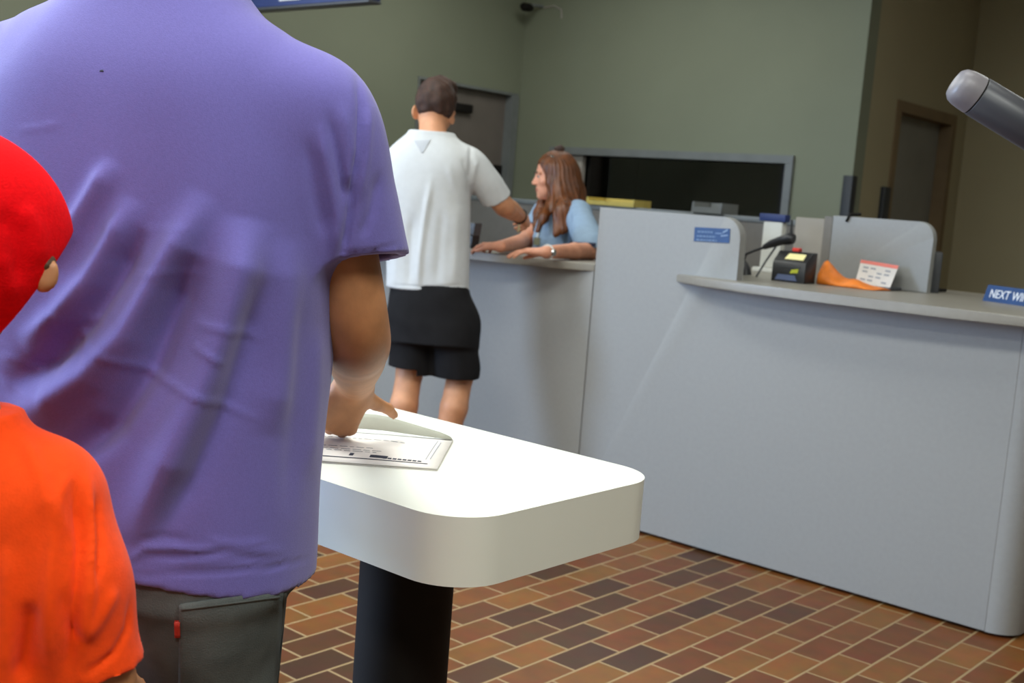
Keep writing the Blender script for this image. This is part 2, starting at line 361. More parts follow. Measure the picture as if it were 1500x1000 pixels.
b.prism(frontl + [(PX0-0.002, 4.35), (XW+0.02, 4.35)], CT-0.032, CT, 0.006); b.build('left_countertop', M_ctop, root)
b = MB(); b.box((XW+0.03, 4.30, 0.01), (PX0-0.01, 4.33, CT-0.034)); b.box((PX1-0.6, 4.7, 0.01), (CX1-0.04, 4.73, CT-0.034)); b.build('rear_panel', M_lam, root)
# blue sticker on the divider
def label_on_plane(o_name, corners, y, m, parent, th=0.002):
    P = [at(px, py, 1, y) for px, py in corners]
    V = [p+np.array([0, -th, 0]) for p in P]+P
    return mesh(o_name, V, [[0, 1, 2, 3], [7, 6, 5, 4], [0, 4, 5, 1], [1, 5, 6, 2], [2, 6, 7, 3], [3, 7, 4, 0]], m, parent, smooth=False)
st = empty('sticker', at(1043, 355, 1, PY-0.001)); tag(st, 'small blue sticker with white lettering on the tall divider of the counter', 'sticker')
label_on_plane('backing', [(1018, 332.5), (1070, 335), (1068.5, 356), (1016.5, 353)], PY-0.0005, M_blue, st)
b = MB()
def stroke(b, x0, y0, x1, y1, w, y):
    P0, P1 = at(x0, y0, 1, y), at(x1, y1, 1, y); d = P1-P0; d /= np.linalg.norm(d); n = np.cross(d, np.array([0, 1.0, 0]))*w/2
    V = [P0-n, P1-n, P1+n, P0+n]; V = [v-np.array([0, 0.0008, 0]) for v in V]+V
    b.add(V, [[0, 1, 2, 3], [7, 6, 5, 4], [0, 4, 5, 1], [1, 5, 6, 2], [2, 6, 7, 3], [3, 7, 4, 0]])
yy = PY-0.0026
stroke(b, 1059, 340.5, 1066, 336.5, 0.006, yy); stroke(b, 1048, 341.5, 1058, 342, 0.003, yy); stroke(b, 1056, 345.5, 1066, 344.5, 0.005, yy)
b.build('emblem', mat('pale_blue_print', rgb(120, 142, 172), 0.5), st)
b = MB()
for row, (yy0, xa, xb) in enumerate(((339, 1022, 1044), (345.5, 1021, 1048), (351, 1020, 1050))):
    x = xa; rng = random.Random(row)
    while x < xb:
        w = rng.uniform(2.0, 4.5); stroke(b, x, yy0+(x-xa)*0.05, min(x+w, xb), yy0+(x+w-xa)*0.05, 0.0065, yy); x += w+1.2
b.build('lettering', mat('muted_blue_print', rgb(96, 120, 152), 0.5), st)

# low partition behind the clerks' work area
root = empty('office_partition', (-3.8, 5.2, 0)); tag(root, 'long low taupe office partition behind the counter', 'partition')
b = MB(); b.box((XW+0.05, 5.2, 0.02), (-2.52, 5.26, 1.245)); b.build('panel', M_part, root)
b = MB(); b.box((XW+0.05, 5.19, 1.245), (-2.52, 5.27, 1.272), 0.004); b.build('top_rail', M_frame, root)
# screen panels of the right hand station
y2 = 4.36
p = at(1368, 345, 1, y2); pl = at(1226, 330, 1, y2); xl, xr = pl[0], p[0]; zt2 = at(1300, 321, 1, y2)[2]; r = 0.06
root = empty('privacy_screen', ((xl+xr)/2, y2, CT)); tag(root, 'pale grey privacy screen with rounded corner standing on the right counter', 'screen')
pts = [(xl-0.02, CT), (xr, CT)] + arc(xr-r, zt2-r, r, 0, 90, 8) + [(xl-0.02, zt2)]
b = MB(); b.prism(pts, 0, 0.035, 0.004, fn=lambda a, c, h: (a, y2+h, c)); b.build('panel', M_lam, root)
b = MB(); b.box((xl-0.055, y2+0.0, CT), (xl-0.02, y2+0.62, zt2-0.005)); b.build('return_panel', M_part, root)
p = at(1244, 322, 1, y2+0.02)
b = MB(); b.tube([(xl+0.04, y2-0.006, zt2-0.02), (xl+0.05, y2-0.006, zt2+0.008), (xl+0.075, y2+0.04, zt2+0.012)], 0.006); b.build('clip', M_black, root)
p = at(1208, 318, 1, 4.9); q = at(1172, 318, 1, 4.9)
root = empty('side_screen', ((p[0]+q[0])/2, 4.9, 0)); tag(root, 'narrow taupe screen behind the card terminal, left of the rounded screen', 'screen')
b = MB(); b.box((q[0], 4.86, 0.02), (p[0]+0.02, 4.90, q[2]), 0.004); b.build('panel', M_taupe, root)
b = MB(); b.box((q[0]-0.05, 4.84, 0), (p[0]+0.07, 4.92, 0.02), 0.004); b.build('foot', M_dkgrey, root)
# dark monitor right of the rounded screen
root = empty('monitor', at(1372, 424, 1, 4.55)*np.array([1, 1, 0])+np.array([0, 0, CT])); tag(root, 'dark monitor seen edge-on behind the right edge of the rounded screen', 'monitor')
a0 = at(1362, 368, 1, 4.5); a1 = at(1377, 368, 1, 4.5); z0 = CT+0.055
ra_ = math.radians(112); Rm = np.array([[math.cos(ra_), -math.sin(ra_), 0], [math.sin(ra_), math.cos(ra_), 0], [0, 0, 1]])
cxm = (a0+a1)/2
b = MB(); b.box((-0.10, -0.018, -0.085), (0.10, 0.018, 0.085), 0.005, Rm, (cxm[0], 4.53, a0[2]-0.085)); b.build('display', M_dkgrey, root)
b = MB(); b.tube([(cxm[0], 4.53, CT+0.01), (cxm[0], 4.53, a0[2]-0.1)], 0.015); b.build('stand', M_black, root)
b = MB(); b.box((cxm[0]-0.05, 4.44, CT), (cxm[0]+0.02, 4.62, CT+0.012), 0.003); b.build('base', M_black, root)

# trays on top of the partition behind the divider
for nm, mm, (xa, xb, yt, yb), lab, yq in (('letter_tray', M_yel, (868, 938, 290, 301), 'flat yellow paper tray on the partition above the tall divider', 5.23), ('paper_tray', M_dkgrey, (1022, 1066, 296, 309), 'low grey tray on the partition near the middle of the dark window', 5.23)):
    A_, B_ = at(xa, yb, 1, yq), at(xb, yb+2, 1, yq); zb = 1.272; zt_ = max(at((xa+xb)/2, yt+1, 1, yq)[2], zb+0.03)
    root = empty(nm, ((A_[0]+B_[0])/2, yq, zb)); tag(root, lab, 'tray')
    b = MB(); b.prism([(A_[0], 5.17), (B_[0], 5.17), (B_[0]-0.015, 5.33), (A_[0]+0.02, 5.33)], zb, zb+0.012, 0.002); b.build('tray_floor', mm, root)
    b = MB(); b.box((A_[0], 5.168, zb), (B_[0], 5.176, zb+(zt_-zb)*0.55)); b.box((A_[0]+0.02, 5.322, zb), (B_[0]-0.015, 5.33, zt_)); b.box((A_[0], 5.17, zb), (A_[0]+0.012, 5.33, zt_)); b.box((B_[0]-0.015, 5.17, zb), (B_[0], 5.33, zt_)); b.build('rim', mm if nm == 'letter_tray' else M_frame, root)
    b = MB(); b.box((A_[0]+0.03, 5.19, zb+0.012), (B_[0]-0.03, 5.31, zb+0.02)); b.build('papers', M_yel if nm == 'letter_tray' else M_paper, root)

# customer display: blue top, white body
root = empty('customer_display', np.append(at(1133, 380, 1, 4.62)[:2], CT)); tag(root, 'small white display stand with blue screen top behind the barcode scanner', 'display')
a = at(1116, 312, 1, 4.62); c = at(1153, 326, 1, 4.62)
b = MB(); b.box((a[0], 4.60, c[2]), (c[0], 4.65, a[2]), 0.004); b.build('screen', M_navy, root)
a2 = at(1122, 326, 1, 4.63); c2 = at(1148, 352, 1, 4.63)
b = MB(); b.box((a2[0], 4.605, CT+0.02), (c2[0], 4.65, c[2]+0.001), 0.008); b.build('body', M_whitepl, root)
b = MB(); b.box((a2[0]-0.02, 4.58, CT), (c2[0]+0.02, 4.68, CT+0.02), 0.004); b.build('base', M_whitepl, root)

# handheld barcode scanner resting in a stand, with its cord
root = empty('barcode_scanner', np.append(at(1097, 405, 2, CT)[:2], CT)); tag(root, 'black handheld barcode scanner on its stand beside the tall divider', 'scanner')
ys = 4.12
S = lambda x, y: at(x, y, 1, ys)
b = MB(); b.tube([S(1119, 362), S(1130, 357), S(1145, 352), S(1158, 349), S(1163, 350)], [0.010, 0.016, 0.019, 0.024, 0.018], 14); b.build('scanner_body', M_blackpl, root)
b = MB(); b.tube([S(1160, 352), S(1159, 338), S(1160, 322)], [0.006, 0.005, 0.004], 8); b.build('antenna', M_blackpl, root)
b = MB(); b.tube([S(1120, 362), S(1105, 367), S(1093, 372), S(1090, 380), S(1092, 390)], 0.0055, 8); b.build('cord', M_blackpl, root)
bz = S(1092, 403)
b = MB(); b.tube([S(1090, 384), S(1092, 394), (bz[0], ys, CT+0.004)], [0.011, 0.02, 0.024], 14); b.build('stand_foot', M_blackpl, root)
b = MB(); b.tube([S(1140, 356), S(1122, 382), (S(1108, 402)[0], ys, CT+0.003)], 0.004, 8); b.build('stand_wire', M_dkgrey, root)

# card terminal
root = empty('card_terminal', np.append(at(1161, 414, 2, CT)[:2], CT)); tag(root, 'black card terminal with small glowing screen on the right counter', 'terminal')
c0 = at(1161, 414, 2, CT); yt = c0[1]
x0, x1 = at(1129, 410, 1, yt)[0], at(1178, 412, 1, yt)[0]; zt_ = at(1165, 369, 1, yt)[2]; hh = zt_-CT
b = MB(); fn = lambda a, c, h: (h, a, c)
b.prism([(yt, CT), (yt+0.09, CT), (yt+0.09, zt_), (yt+0.045, zt_), (yt+0.012, CT+hh*0.72), (yt, CT+hh*0.60)], x0, x1, 0.004, fn=fn); b.build('housing', M_blackpl, root)
def quad(name, P, m, parent, th=0.002, up=(0, -1, 0)):
    P = [np.array(p, float) for p in P]; n = np.cross(P[1]-P[0], P[2]-P[0]); n /= np.linalg.norm(n)
    if n@np.array(up) < 0: n = -n
    V = [p+n*th for p in P]+P
    o = mesh(name, V, [[0, 1, 2, 3], [7, 6, 5, 4], [0, 4, 5, 1], [1, 5, 6, 2], [2, 6, 7, 3], [3, 7, 4, 0]], m, parent, smooth=False)
    return o
w = x1-x0
zA, zB = CT+hh*0.74, CT+hh*0.92; fy = lambda z: yt+0.012+(z-(CT+hh*0.72))/(hh*0.28)*0.033
quad('screen', [(x0+w*.30, fy(zA), zA), (x0+w*.86, fy(zA), zA), (x0+w*.86, fy(zB), zB), (x0+w*.36, fy(zB), zB)], emis('terminal_screen', rgb(214, 208, 150), 0.5), root)
quad('sticker', [(x0+w*.55, yt, CT+hh*.30), (x0+w*.78, yt, CT+hh*.32), (x0+w*.80, yt, CT+hh*.46), (x0+w*.60, yt, CT+hh*.42)], mat('yellow_green_print', rgb(190, 196, 60)), root)
quad('keypad', [(x0+w*.12, yt, CT+hh*.06), (x0+w*.78, yt, CT+hh*.06), (x0+w*.70, yt, CT+hh*.24), (x0+w*.20, yt, CT+hh*.24)], mat('blue_grey_keys', rgb(92, 104, 140)), root)
quad('slot', [(x0+w*.20, yt, CT+hh*.47), (x0+w*.85, yt, CT+hh*.47), (x0+w*.85, yt, CT+hh*.53), (x0+w*.20, yt, CT+hh*.53)], M_dkgrey, root)
b = MB(); b.box((x0+w*.36, yt+0.05, zt_), (x0+w*.56, yt+0.08, zt_+0.014), 0.003); b.build('red_button', M_red, root)

# orange envelope lying on the counter, small white box, white priority card leaning
def slab(name, pts, z, th, m, parent=None, bev=0.002):
    b = MB(); b.prism(pts, z, z+th, bev); return b.build(name, m, parent)
root = empty('orange_envelope', np.append(at(1230, 410, 2, CT)[:2], CT)); tag(root, 'crumpled orange envelope lying beside the card terminal', 'envelope')
E0, E1 = at(1196, 414, 1, 4.14)*np.array([1, 1, 0])+np.array([0, 0, CT]), at(1280, 420, 1, 4.12)*np.array([1, 1, 0])+np.array([0, 0, CT])
n1, n2 = 14, 6; V = []; F = []
dirx = E1-E0; diry = np.array([0.02, 0.11, 0])
hgt = lambda u: 0.085*(1-u)**1.3*(0.75+0.25*math.cos(9*u))+0.004
for side in (1, 0):
    for i in range(n1+1):
        for j in range(n2+1):
            u, v = i/n1, j/n2
            z = CT+0.0015+side*(hgt(u)*math.sin(math.pi*min(1, 0.12+0.76*v))+0.004*math.sin(11*u+5*v))
            V.append((E0+dirx*u+diry*v)*np.array([1, 1, 0])+np.array([0, 0, max(z, CT+0.0015+side*0.002)]))
N = (n1+1)*(n2+1)
for i in range(n1):
    for j in range(n2):
        q = [i*(n2+1)+j, (i+1)*(n2+1)+j, (i+1)*(n2+1)+j+1, i*(n2+1)+j+1]; F.append(q); F.append([N+k for k in q[::-1]])
rim = [i*(n2+1) for i in range(n1+1)]+[n1*(n2+1)+j for j in range(1, n2+1)]+[i*(n2+1)+n2 for i in range(n1-1, -1, -1)]+[j for j in range(n2-1, 0, -1)]
for k in range(len(rim)):
    a_, b_ = rim[k], rim[(k+1) % len(rim)]; F.append([b_, a_, N+a_, N+b_])
mesh('paper', V, F, M_org, root)
c = at(1201, 415, 2, CT); o = MB(); o.box((c[0]-0.014, c[1]-0.01, CT), (c[0]+0.014, c[1]+0.02, CT+0.026), 0.003)
tag(o.build('small_box', M_whitepl), 'tiny white box at the foot of the card terminal', 'box')
root = empty('leaflet_holder', np.append(at(1285, 424, 2, CT)[:2], CT)); tag(root, 'tilted white card with red top edge and rows of print by the rounded screen', 'card')
yw = at(1285, 424, 2, CT)[1]
Wq = [at(1262, 381, 1, yw+0.09), at(1317, 390, 1, yw+0.09), at(1303, 424, 1, yw+0.01), at(1253, 414, 1, yw+0.02)]
for p in Wq: p[2] = max(p[2], CT+0.004)
quad('card', Wq, M_paper, root, 0.004)
L = lambda u, v: (Wq[0]*(1-u)+Wq[1]*u)*(1-v)+(Wq[3]*(1-u)+Wq[2]*u)*v+np.array([0, -0.0045, 0.002])
quad('red_band', [L(0.0, 0), L(1, 0), L(1, .14), L(0.0, .14)], mat('pale_red_print', rgb(232, 130, 118)), root, 0.001)
b = MB()
for r_ in range(4):
    for k in range(4):
        if (r_+k) % 3 == 2: continue
        P = [L(.12+.2*k, .26+.17*r_), L(.26+.2*k, .26+.17*r_), L(.26+.2*k, .33+.17*r_), L(.12+.2*k, .33+.17*r_)]
        b.add(P+[p+np.array([0, -.0012, 0]) for p in P], [[4, 5, 6, 7], [3, 2, 1, 0], [0, 1, 5, 4], [1, 2, 6, 5], [2, 3, 7, 6], [3, 0, 4, 7]])
b.build('print', M_inkl, root)
b = MB(); b.box((Wq[3][0]-0.02, yw-0.01, CT), (Wq[2][0]+0.01, yw+0.1, CT+0.012), 0.003); b.build('card_base', M_dkgrey, root)

# blue desk sign with white letters, leaning back
root = empty('desk_sign', np.append(at(1470, 440, 2, CT)[:2], CT)); tag(root, 'blue desk sign with white lettering at the right end of the counter', 'sign')
s0 = at(1439, 440, 2, CT); s1 = at(1503, 449, 2, CT); d = (s1-s0)/np.linalg.norm(s1-s0); wlen = 0.30
nrm = np.array([d[1], -d[0], 0]); zsg = np.array([0, 0, 0.058])-nrm*0.02
b = MB(); P = [s0, s0+d*wlen, s0+d*wlen+zsg, s0+zsg]; Q = [p-nrm*0.03*(1 if i < 2 else 0.2) for i, p in enumerate(P)]
b.add(P+Q, [[0, 1, 2, 3], [7, 6, 5, 4], [0, 4, 5, 1], [1, 5, 6, 2], [2, 6, 7, 3], [3, 7, 4, 0]]); b.build('board', M_blue, root)
def text(name, body, origin, right, up, size, m, parent, ext=0.0008, width=None):
    cu = bpy.data.curves.new(name, 'FONT'); cu.body = body; cu.size = size; cu.extrude = ext; cu.align_x = 'LEFT'; cu.resolution_u = 3
    tmp = bpy.data.objects.new(name, cu); COL.objects.link(tmp)
    dg = bpy.context.evaluated_depsgraph_get(); me = bpy.data.meshes.new_from_object(tmp.evaluated_get(dg)); bpy.data.objects.remove(tmp)
    V = np.array([v.co[:] for v in me.vertices]); F = [list(p.vertices) for p in me.polygons]; bpy.data.meshes.remove(me)
    if width: V[:, 0] *= width/V[:, 0].max()
    right = np.array(right)/np.linalg.norm(right); up = np.array(up)/np.linalg.norm(up); n = np.cross(right, up)
    W = np.array(origin)+V[:, :1]*right+V[:, 1:2]*up+V[:, 2:3]*n
    return mesh(name, W, F, m, parent, smooth=False)
text('lettering', 'NEXT WINDOW', s0+d*0.022+zsg*0.26+nrm*0.0015, d, zsg, 0.044, M_white, root, width=0.26)

# card reader at the left station, half hidden by the customer
root = empty('card_reader', np.append(at(692, 364, 1, 3.86)[:2], CT)); tag(root, 'black card reader with grey hood beside the customer in the white shirt', 'terminal')
yr = 3.86; a = at(668, 324, 1, yr); c = at(694, 345, 1, yr); e = at(690, 363, 1, yr)
b = MB(); b.prism([(a[0], CT), (e[0], CT), (c[0]-0.006, c[2]), (a[0], c[2])], 0, 0.05, 0.004, fn=lambda q, w_, h: (q, yr+h, w_)); b.build('body', M_blackpl, root)
b = MB(); b.prism([(a[0], c[2]+0.001), (c[0], c[2]+0.001), (c[0]+0.006, a[2]), (a[0], a[2])], 0, 0.05, 0.004, fn=lambda q, w_, h: (q, yr-0.004+h, w_)); b.build('hood', M_dkgrey, root)

# hanging sign, security camera, lamp head
root = empty('hanging_sign', (-5.0, 3.6, 2.1)); tag(root, 'blue hanging sign board cut off by the top of the picture', 'sign')
ysn = 3.6; xr_ = at(541, 0, 1, ysn)[0]; zb = at(460, 5, 1, ysn)[2]
xl_ = at(300, 0, 1, ysn)[0]
b = MB(); b.box((xl_, ysn, zb), (xr_, ysn+0.07, zb+0.26), 0.006); b.build('board', M_navy, root)
b = MB(); b.box((xl_-0.0, ysn-0.004, zb-0.012), (xr_, ysn+0.074, zb-0.0), 0.003); b.build('dark_underside', M_dkgrey, root)  # dark grey slab as the underside of the board
for x in (xl_+0.15, xr_-0.12): b = MB(); b.tube([(x, ysn+0.035, zb+0.25), (x, ysn+0.035, CEIL)], 0.008, 10); b.build('hanger_rod', M_metal, root)
p = at(409, 3, 1, ysn-0.001); q = at(440, 3, 1, ysn-0.001)
b = MB(); b.box((p[0], ysn-0.004, zb+0.022), (q[0], ysn, zb+0.05), 0.001); b.build('lettering', M_white, root)

cpos = at(771, 10, 1, 6.5)
root = empty('security_camera', (cpos[0], 6.62, cpos[2])); tag(root, 'small dark security camera high in the corner of the walls', 'camera')
b = MB(); b.tube([(cpos[0]+0.01, YW, cpos[2]+0.03), (cpos[0], 6.58, cpos[2]+0.025), (cpos[0], 6.53, cpos[2]+0.01)], 0.012, 10); b.build('bracket', M_frame, root)
b = MB(); b.tube([(cpos[0], 6.56, cpos[2]), (cpos[0], 6.53, cpos[2]), (cpos[0], 6.47, cpos[2]-0.004), (cpos[0], 6.455, cpos[2]-0.006)], [0.02, 0.03, 0.03, 0.022], 16); b.build('housing', M_black, root)
b = MB(); cs = [(cpos[0]+0.03, YW-0.006, cpos[2]+0.02), (cpos[0]+0.12, YW-0.006, cpos[2]+0.03), (cpos[0]+0.19, YW-0.006, cpos[2]-0.0), (cpos[0]+0.20, YW-0.006, cpos[2]-0.06)]; b.tube(cs, 0.006, 8); b.build('cable', M_taupe, root)

root = empty('spot_lamp', (0.1, 2.6, 0)); tag(root, 'dark tube lamp with pale rounded tip poking in from the right edge', 'lamp')
D = 2.2; ax0, ax1 = atd(1405, 125, D), atd(1560, 219, D); dd = (ax1-ax0)/np.linalg.norm(ax1-ax0); L_ = np.linalg.norm(ax1-ax0); rr = 0.0375
b = MB(); cut = 0.036
b.tube([ax0+dd*t_ for t_ in (-0.012, -0.010, -0.003, 0.008, 0.022, cut)], [rr*0.35, rr*0.68, rr*0.86, rr*0.95, rr*0.99, rr*1.0], 28); b.build('tip', mat('pale_grey_plastic', rgb(118, 114, 118), 0.4), root)
b = MB(); b.tube([ax0+dd*t_ for t_ in (cut+0.003, cut+0.005, 0.2, 0.40, 0.41)], [rr*0.98, rr*1.02, rr*1.04, rr*1.04, rr*0.7], 28); b.build('tube', mat('charcoal_plastic', rgb(54, 55, 60), 0.4, 0.05, 15), root)
b = MB(); b.tube([ax0+dd*(cut-0.002), ax0+dd*(cut+0.004)], rr*0.96, 28); b.build('joint_ring', M_black, root)
up_ = np.array([0, 0, 1.0]); side_ = np.cross(dd, up_); side_ /= np.linalg.norm(side_); top_ = np.cross(side_, dd)
qv = ax0+dd*0.12-side_*0.0; 
e_ = ax0+dd*0.38
b = MB(); b.tube([e_, e_+np.array([0.05, 0.02, -0.05]), (e_[0]+0.06, e_[1]+0.03, 0.9), (e_[0]+0.06, e_[1]+0.03, 0.02)], 0.016, 14); b.build('pole', M_black, root)
b = MB(); b.tube([(e_[0]+0.06, e_[1]+0.03, 0), (e_[0]+0.06, e_[1]+0.03, 0.02), (e_[0]+0.06, e_[1]+0.03, 0.03)], [0.16, 0.16, 0.03], 32); b.build('base', M_black, root)

# ------------------------------------------------------------------ writing table, flat mailer
TH = 0.84
TX1, TY0, TY1, TX0 = -1.008, 1.108, 1.598, -2.35; R_ = 0.088; TT = 0.098
root = empty('writing_table', ((TX0+TX1)/2, (TY0+TY1)/2, 0)); tag(root, 'thick white rounded writing table on black round post', 'table')
pts = arc(TX1-R_, TY0+R_, R_, -90, 0, 12)+arc(TX1-R_, TY1-R_, R_, 0, 90, 12)+arc(TX0+R_, TY1-R_, R_, 90, 180, 12)+arc(TX0+R_, TY0+R_, R_, 180, 270, 12)
b = MB(); b.prism(pts, TH-TT, TH, 0.004); b.build('tabletop', M_tabletop, root, sharp=50)
pc = atd(594, 900, 1.78); pc2 = (-1.327, 1.338)
for i, px_ in enumerate((pc2[0], -2.05)):
    b = MB(); cyl = [(px_, pc2[1], 0.0), (px_, pc2[1], 0.02), (px_, pc2[1], TH-TT-0.0005)]; b.tube(cyl, 0.079, 40); b.build('post', M_black, root, sharp=30)
# scuff on the front edge of the table
b = MB()
root = empty('cardboard_mailer', at(560, 665, 2, TH)); tag(root, 'white cardboard mailer lying open on the writing table under the man\'s hand', 'envelope')
e0, e1 = at(640, 690, 2, TH), at(664, 646, 2, TH)
ex = at(460, 677.5, 2, TH)-e0; ex /= np.linalg.norm(ex); ey = e1-e0; wy = np.linalg.norm(ey); ey /= wy; wx = 0.33
EP = lambda u, v, h=0.0: e0+ex*u*wx+ey*v*wy+np.array([0, 0, h])       # u runs left from the right edge, v runs away
def sheet(name, uv, m, parent, nu=14, nv=10, hfun=lambda u, v: 0.0, th=0.0012):
    (ua, ub), (va, vb) = uv; V = []; F = []
    for s_ in (1, 0):
        for i in range(nu+1):
            for j in range(nv+1):
                u, v = ua+(ub-ua)*i/nu, va+(vb-va)*j/nv; V.append(EP(u, v, hfun(u, v)+th*s_))
    N = (nu+1)*(nv+1)
    for i in range(nu):
        for j in range(nv):
            q = [i*(nv+1)+j, (i+1)*(nv+1)+j, (i+1)*(nv+1)+j+1, i*(nv+1)+j+1]; F.append(q); F.append([N+k for k in q[::-1]])
    rim = [i*(nv+1) for i in range(nu+1)]+[nu*(nv+1)+j for j in range(1, nv+1)]+[i*(nv+1)+nv for i in range(nu-1, -1, -1)]+[j for j in range(nv-1, 0, -1)]
    for k in range(len(rim)):
        a_, b_ = rim[k], rim[(k+1) % len(rim)]; F.append([b_, a_, N+a_, N+b_])
    o = mesh(name, V, F, m, parent)
    bm = bmesh.new(); bm.from_mesh(o.data); bmesh.ops.recalc_face_normals(bm, faces=bm.faces); bm.to_mesh(o.data); bm.free()
    return o
sheet('back_panel', ((0, 1), (0, 1)), M_paper, root, hfun=lambda u, v: 0.0005)
bulge = lambda u, v: 0.003+0.010*math.sin(math.pi*min(1, max(0, v)))*min(1, (u+0.02)*3.0)*(0.5+0.5*v)
sheet('front_panel', ((0.0, 1), (0.0, 0.97)), M_paper, root, hfun=bulge)
# flap folded up and over at the far side
V = []; F = []; nu = 14; prof = [(0.93, 0.010), (0.985, 0.026), (1.02, 0.032), (1.03, 0.024), (1.03, 0.016)]
def flap_h(u, k):
    v, h = prof[k]; s_ = min(1.0, 0.15+u*2.2)
    return v-(1-s_)*0.02*k, 0.004+h*s_
for s_ in (0.0012, 0.0):
    for i in range(nu+1):
        u = 0.0+i/nu
        for k in range(5):
            v, h = flap_h(u, k); uu = u+(0.05*k/4 if i == 0 else 0.0); V.append(EP(uu, v, h+s_))
N = (nu+1)*5
for i in range(nu):
    for k in range(4):
        q = [i*5+k, (i+1)*5+k, (i+1)*5+k+1, i*5+k+1]; F.append(q); F.append([N+w_ for w_ in q[::-1]])
rim = [i*5 for i in range(nu+1)]+[nu*5+j for j in range(1, 5)]+[i*5+4 for i in range(nu-1, -1, -1)]+[j for j in range(3, 0, -1)]
for k in range(len(rim)): a_, b_ = rim[k], rim[(k+1) % len(rim)]; F.append([b_, a_, N+a_, N+b_])
mesh('flap', V, F, M_kraft, root)
# printing on the front panel
def line(bld, u0, v0, u1, v1, w):
    n = 6; V = []
    dv = np.array([u1-u0, v1-v0]); 
    isv = abs(v1-v0)*wy > abs(u1-u0)*wx
    for i in range(n+1):
        u, v = u0+(u1-u0)*i/n, v0+(v1-v0)*i/n
        for s_ in (-1, 1):
            uu, vv = (u+s_*w/2/wx, v) if isv else (u, v+s_*w/2/wy)
            V.append(EP(uu, vv, bulge(uu, vv)+0.0019))
    nV = len(V); V += [p-np.array([0, 0, 0.0004]) for p in V]
    F = []
    for i in range(n):
        F += [[2*i, 2*i+1, 2*i+3, 2*i+2], [nV+2*i+2, nV+2*i+3, nV+2*i+1, nV+2*i], [2*i, 2*i+2, nV+2*i+2, nV+2*i], [2*i+3, 2*i+1, nV+2*i+1, nV+2*i+3]]
    bld.add(V, F)
b = MB(); line(b, 0.055, 0.105, 1.0, 0.105, 0.0032); b.build('dark_rule', M_ink, root)
b = MB(); rng = random.Random(3)
for v, ua, ub, w_ in ((0.62, 0.22, 0.75, 0.0014), (0.36, 0.35, 0.9, 0.001), (0.30, 0.30, 0.9, 0.001), (0.26, 0.32, 0.9, 0.001)):
    u = ua
    while u < ub:
        l_ = rng.uniform(0.015, 0.05); line(b, u, v, u+l_, v, w_); u += l_+0.012
line(b, 0.075, 0.22, 0.07, 0.86, 0.0012); line(b, 0.055, 0.24, 0.05, 0.80, 0.0016)
b.build('small_print', M_inkl, root)
b = MB()
u = 0.09
while u < 0.26: line(b, u, 0.155, u+0.018, 0.155, 0.006); u += 0.024
line(b, 0.255, 0.175, 0.34, 0.175, 0.012); b.build('bold_print', M_ink, root); b = MB(); line(b, 0.42, 0.185, 0.44, 0.185, 0.012)
b.build('bold_print', M_ink, root)

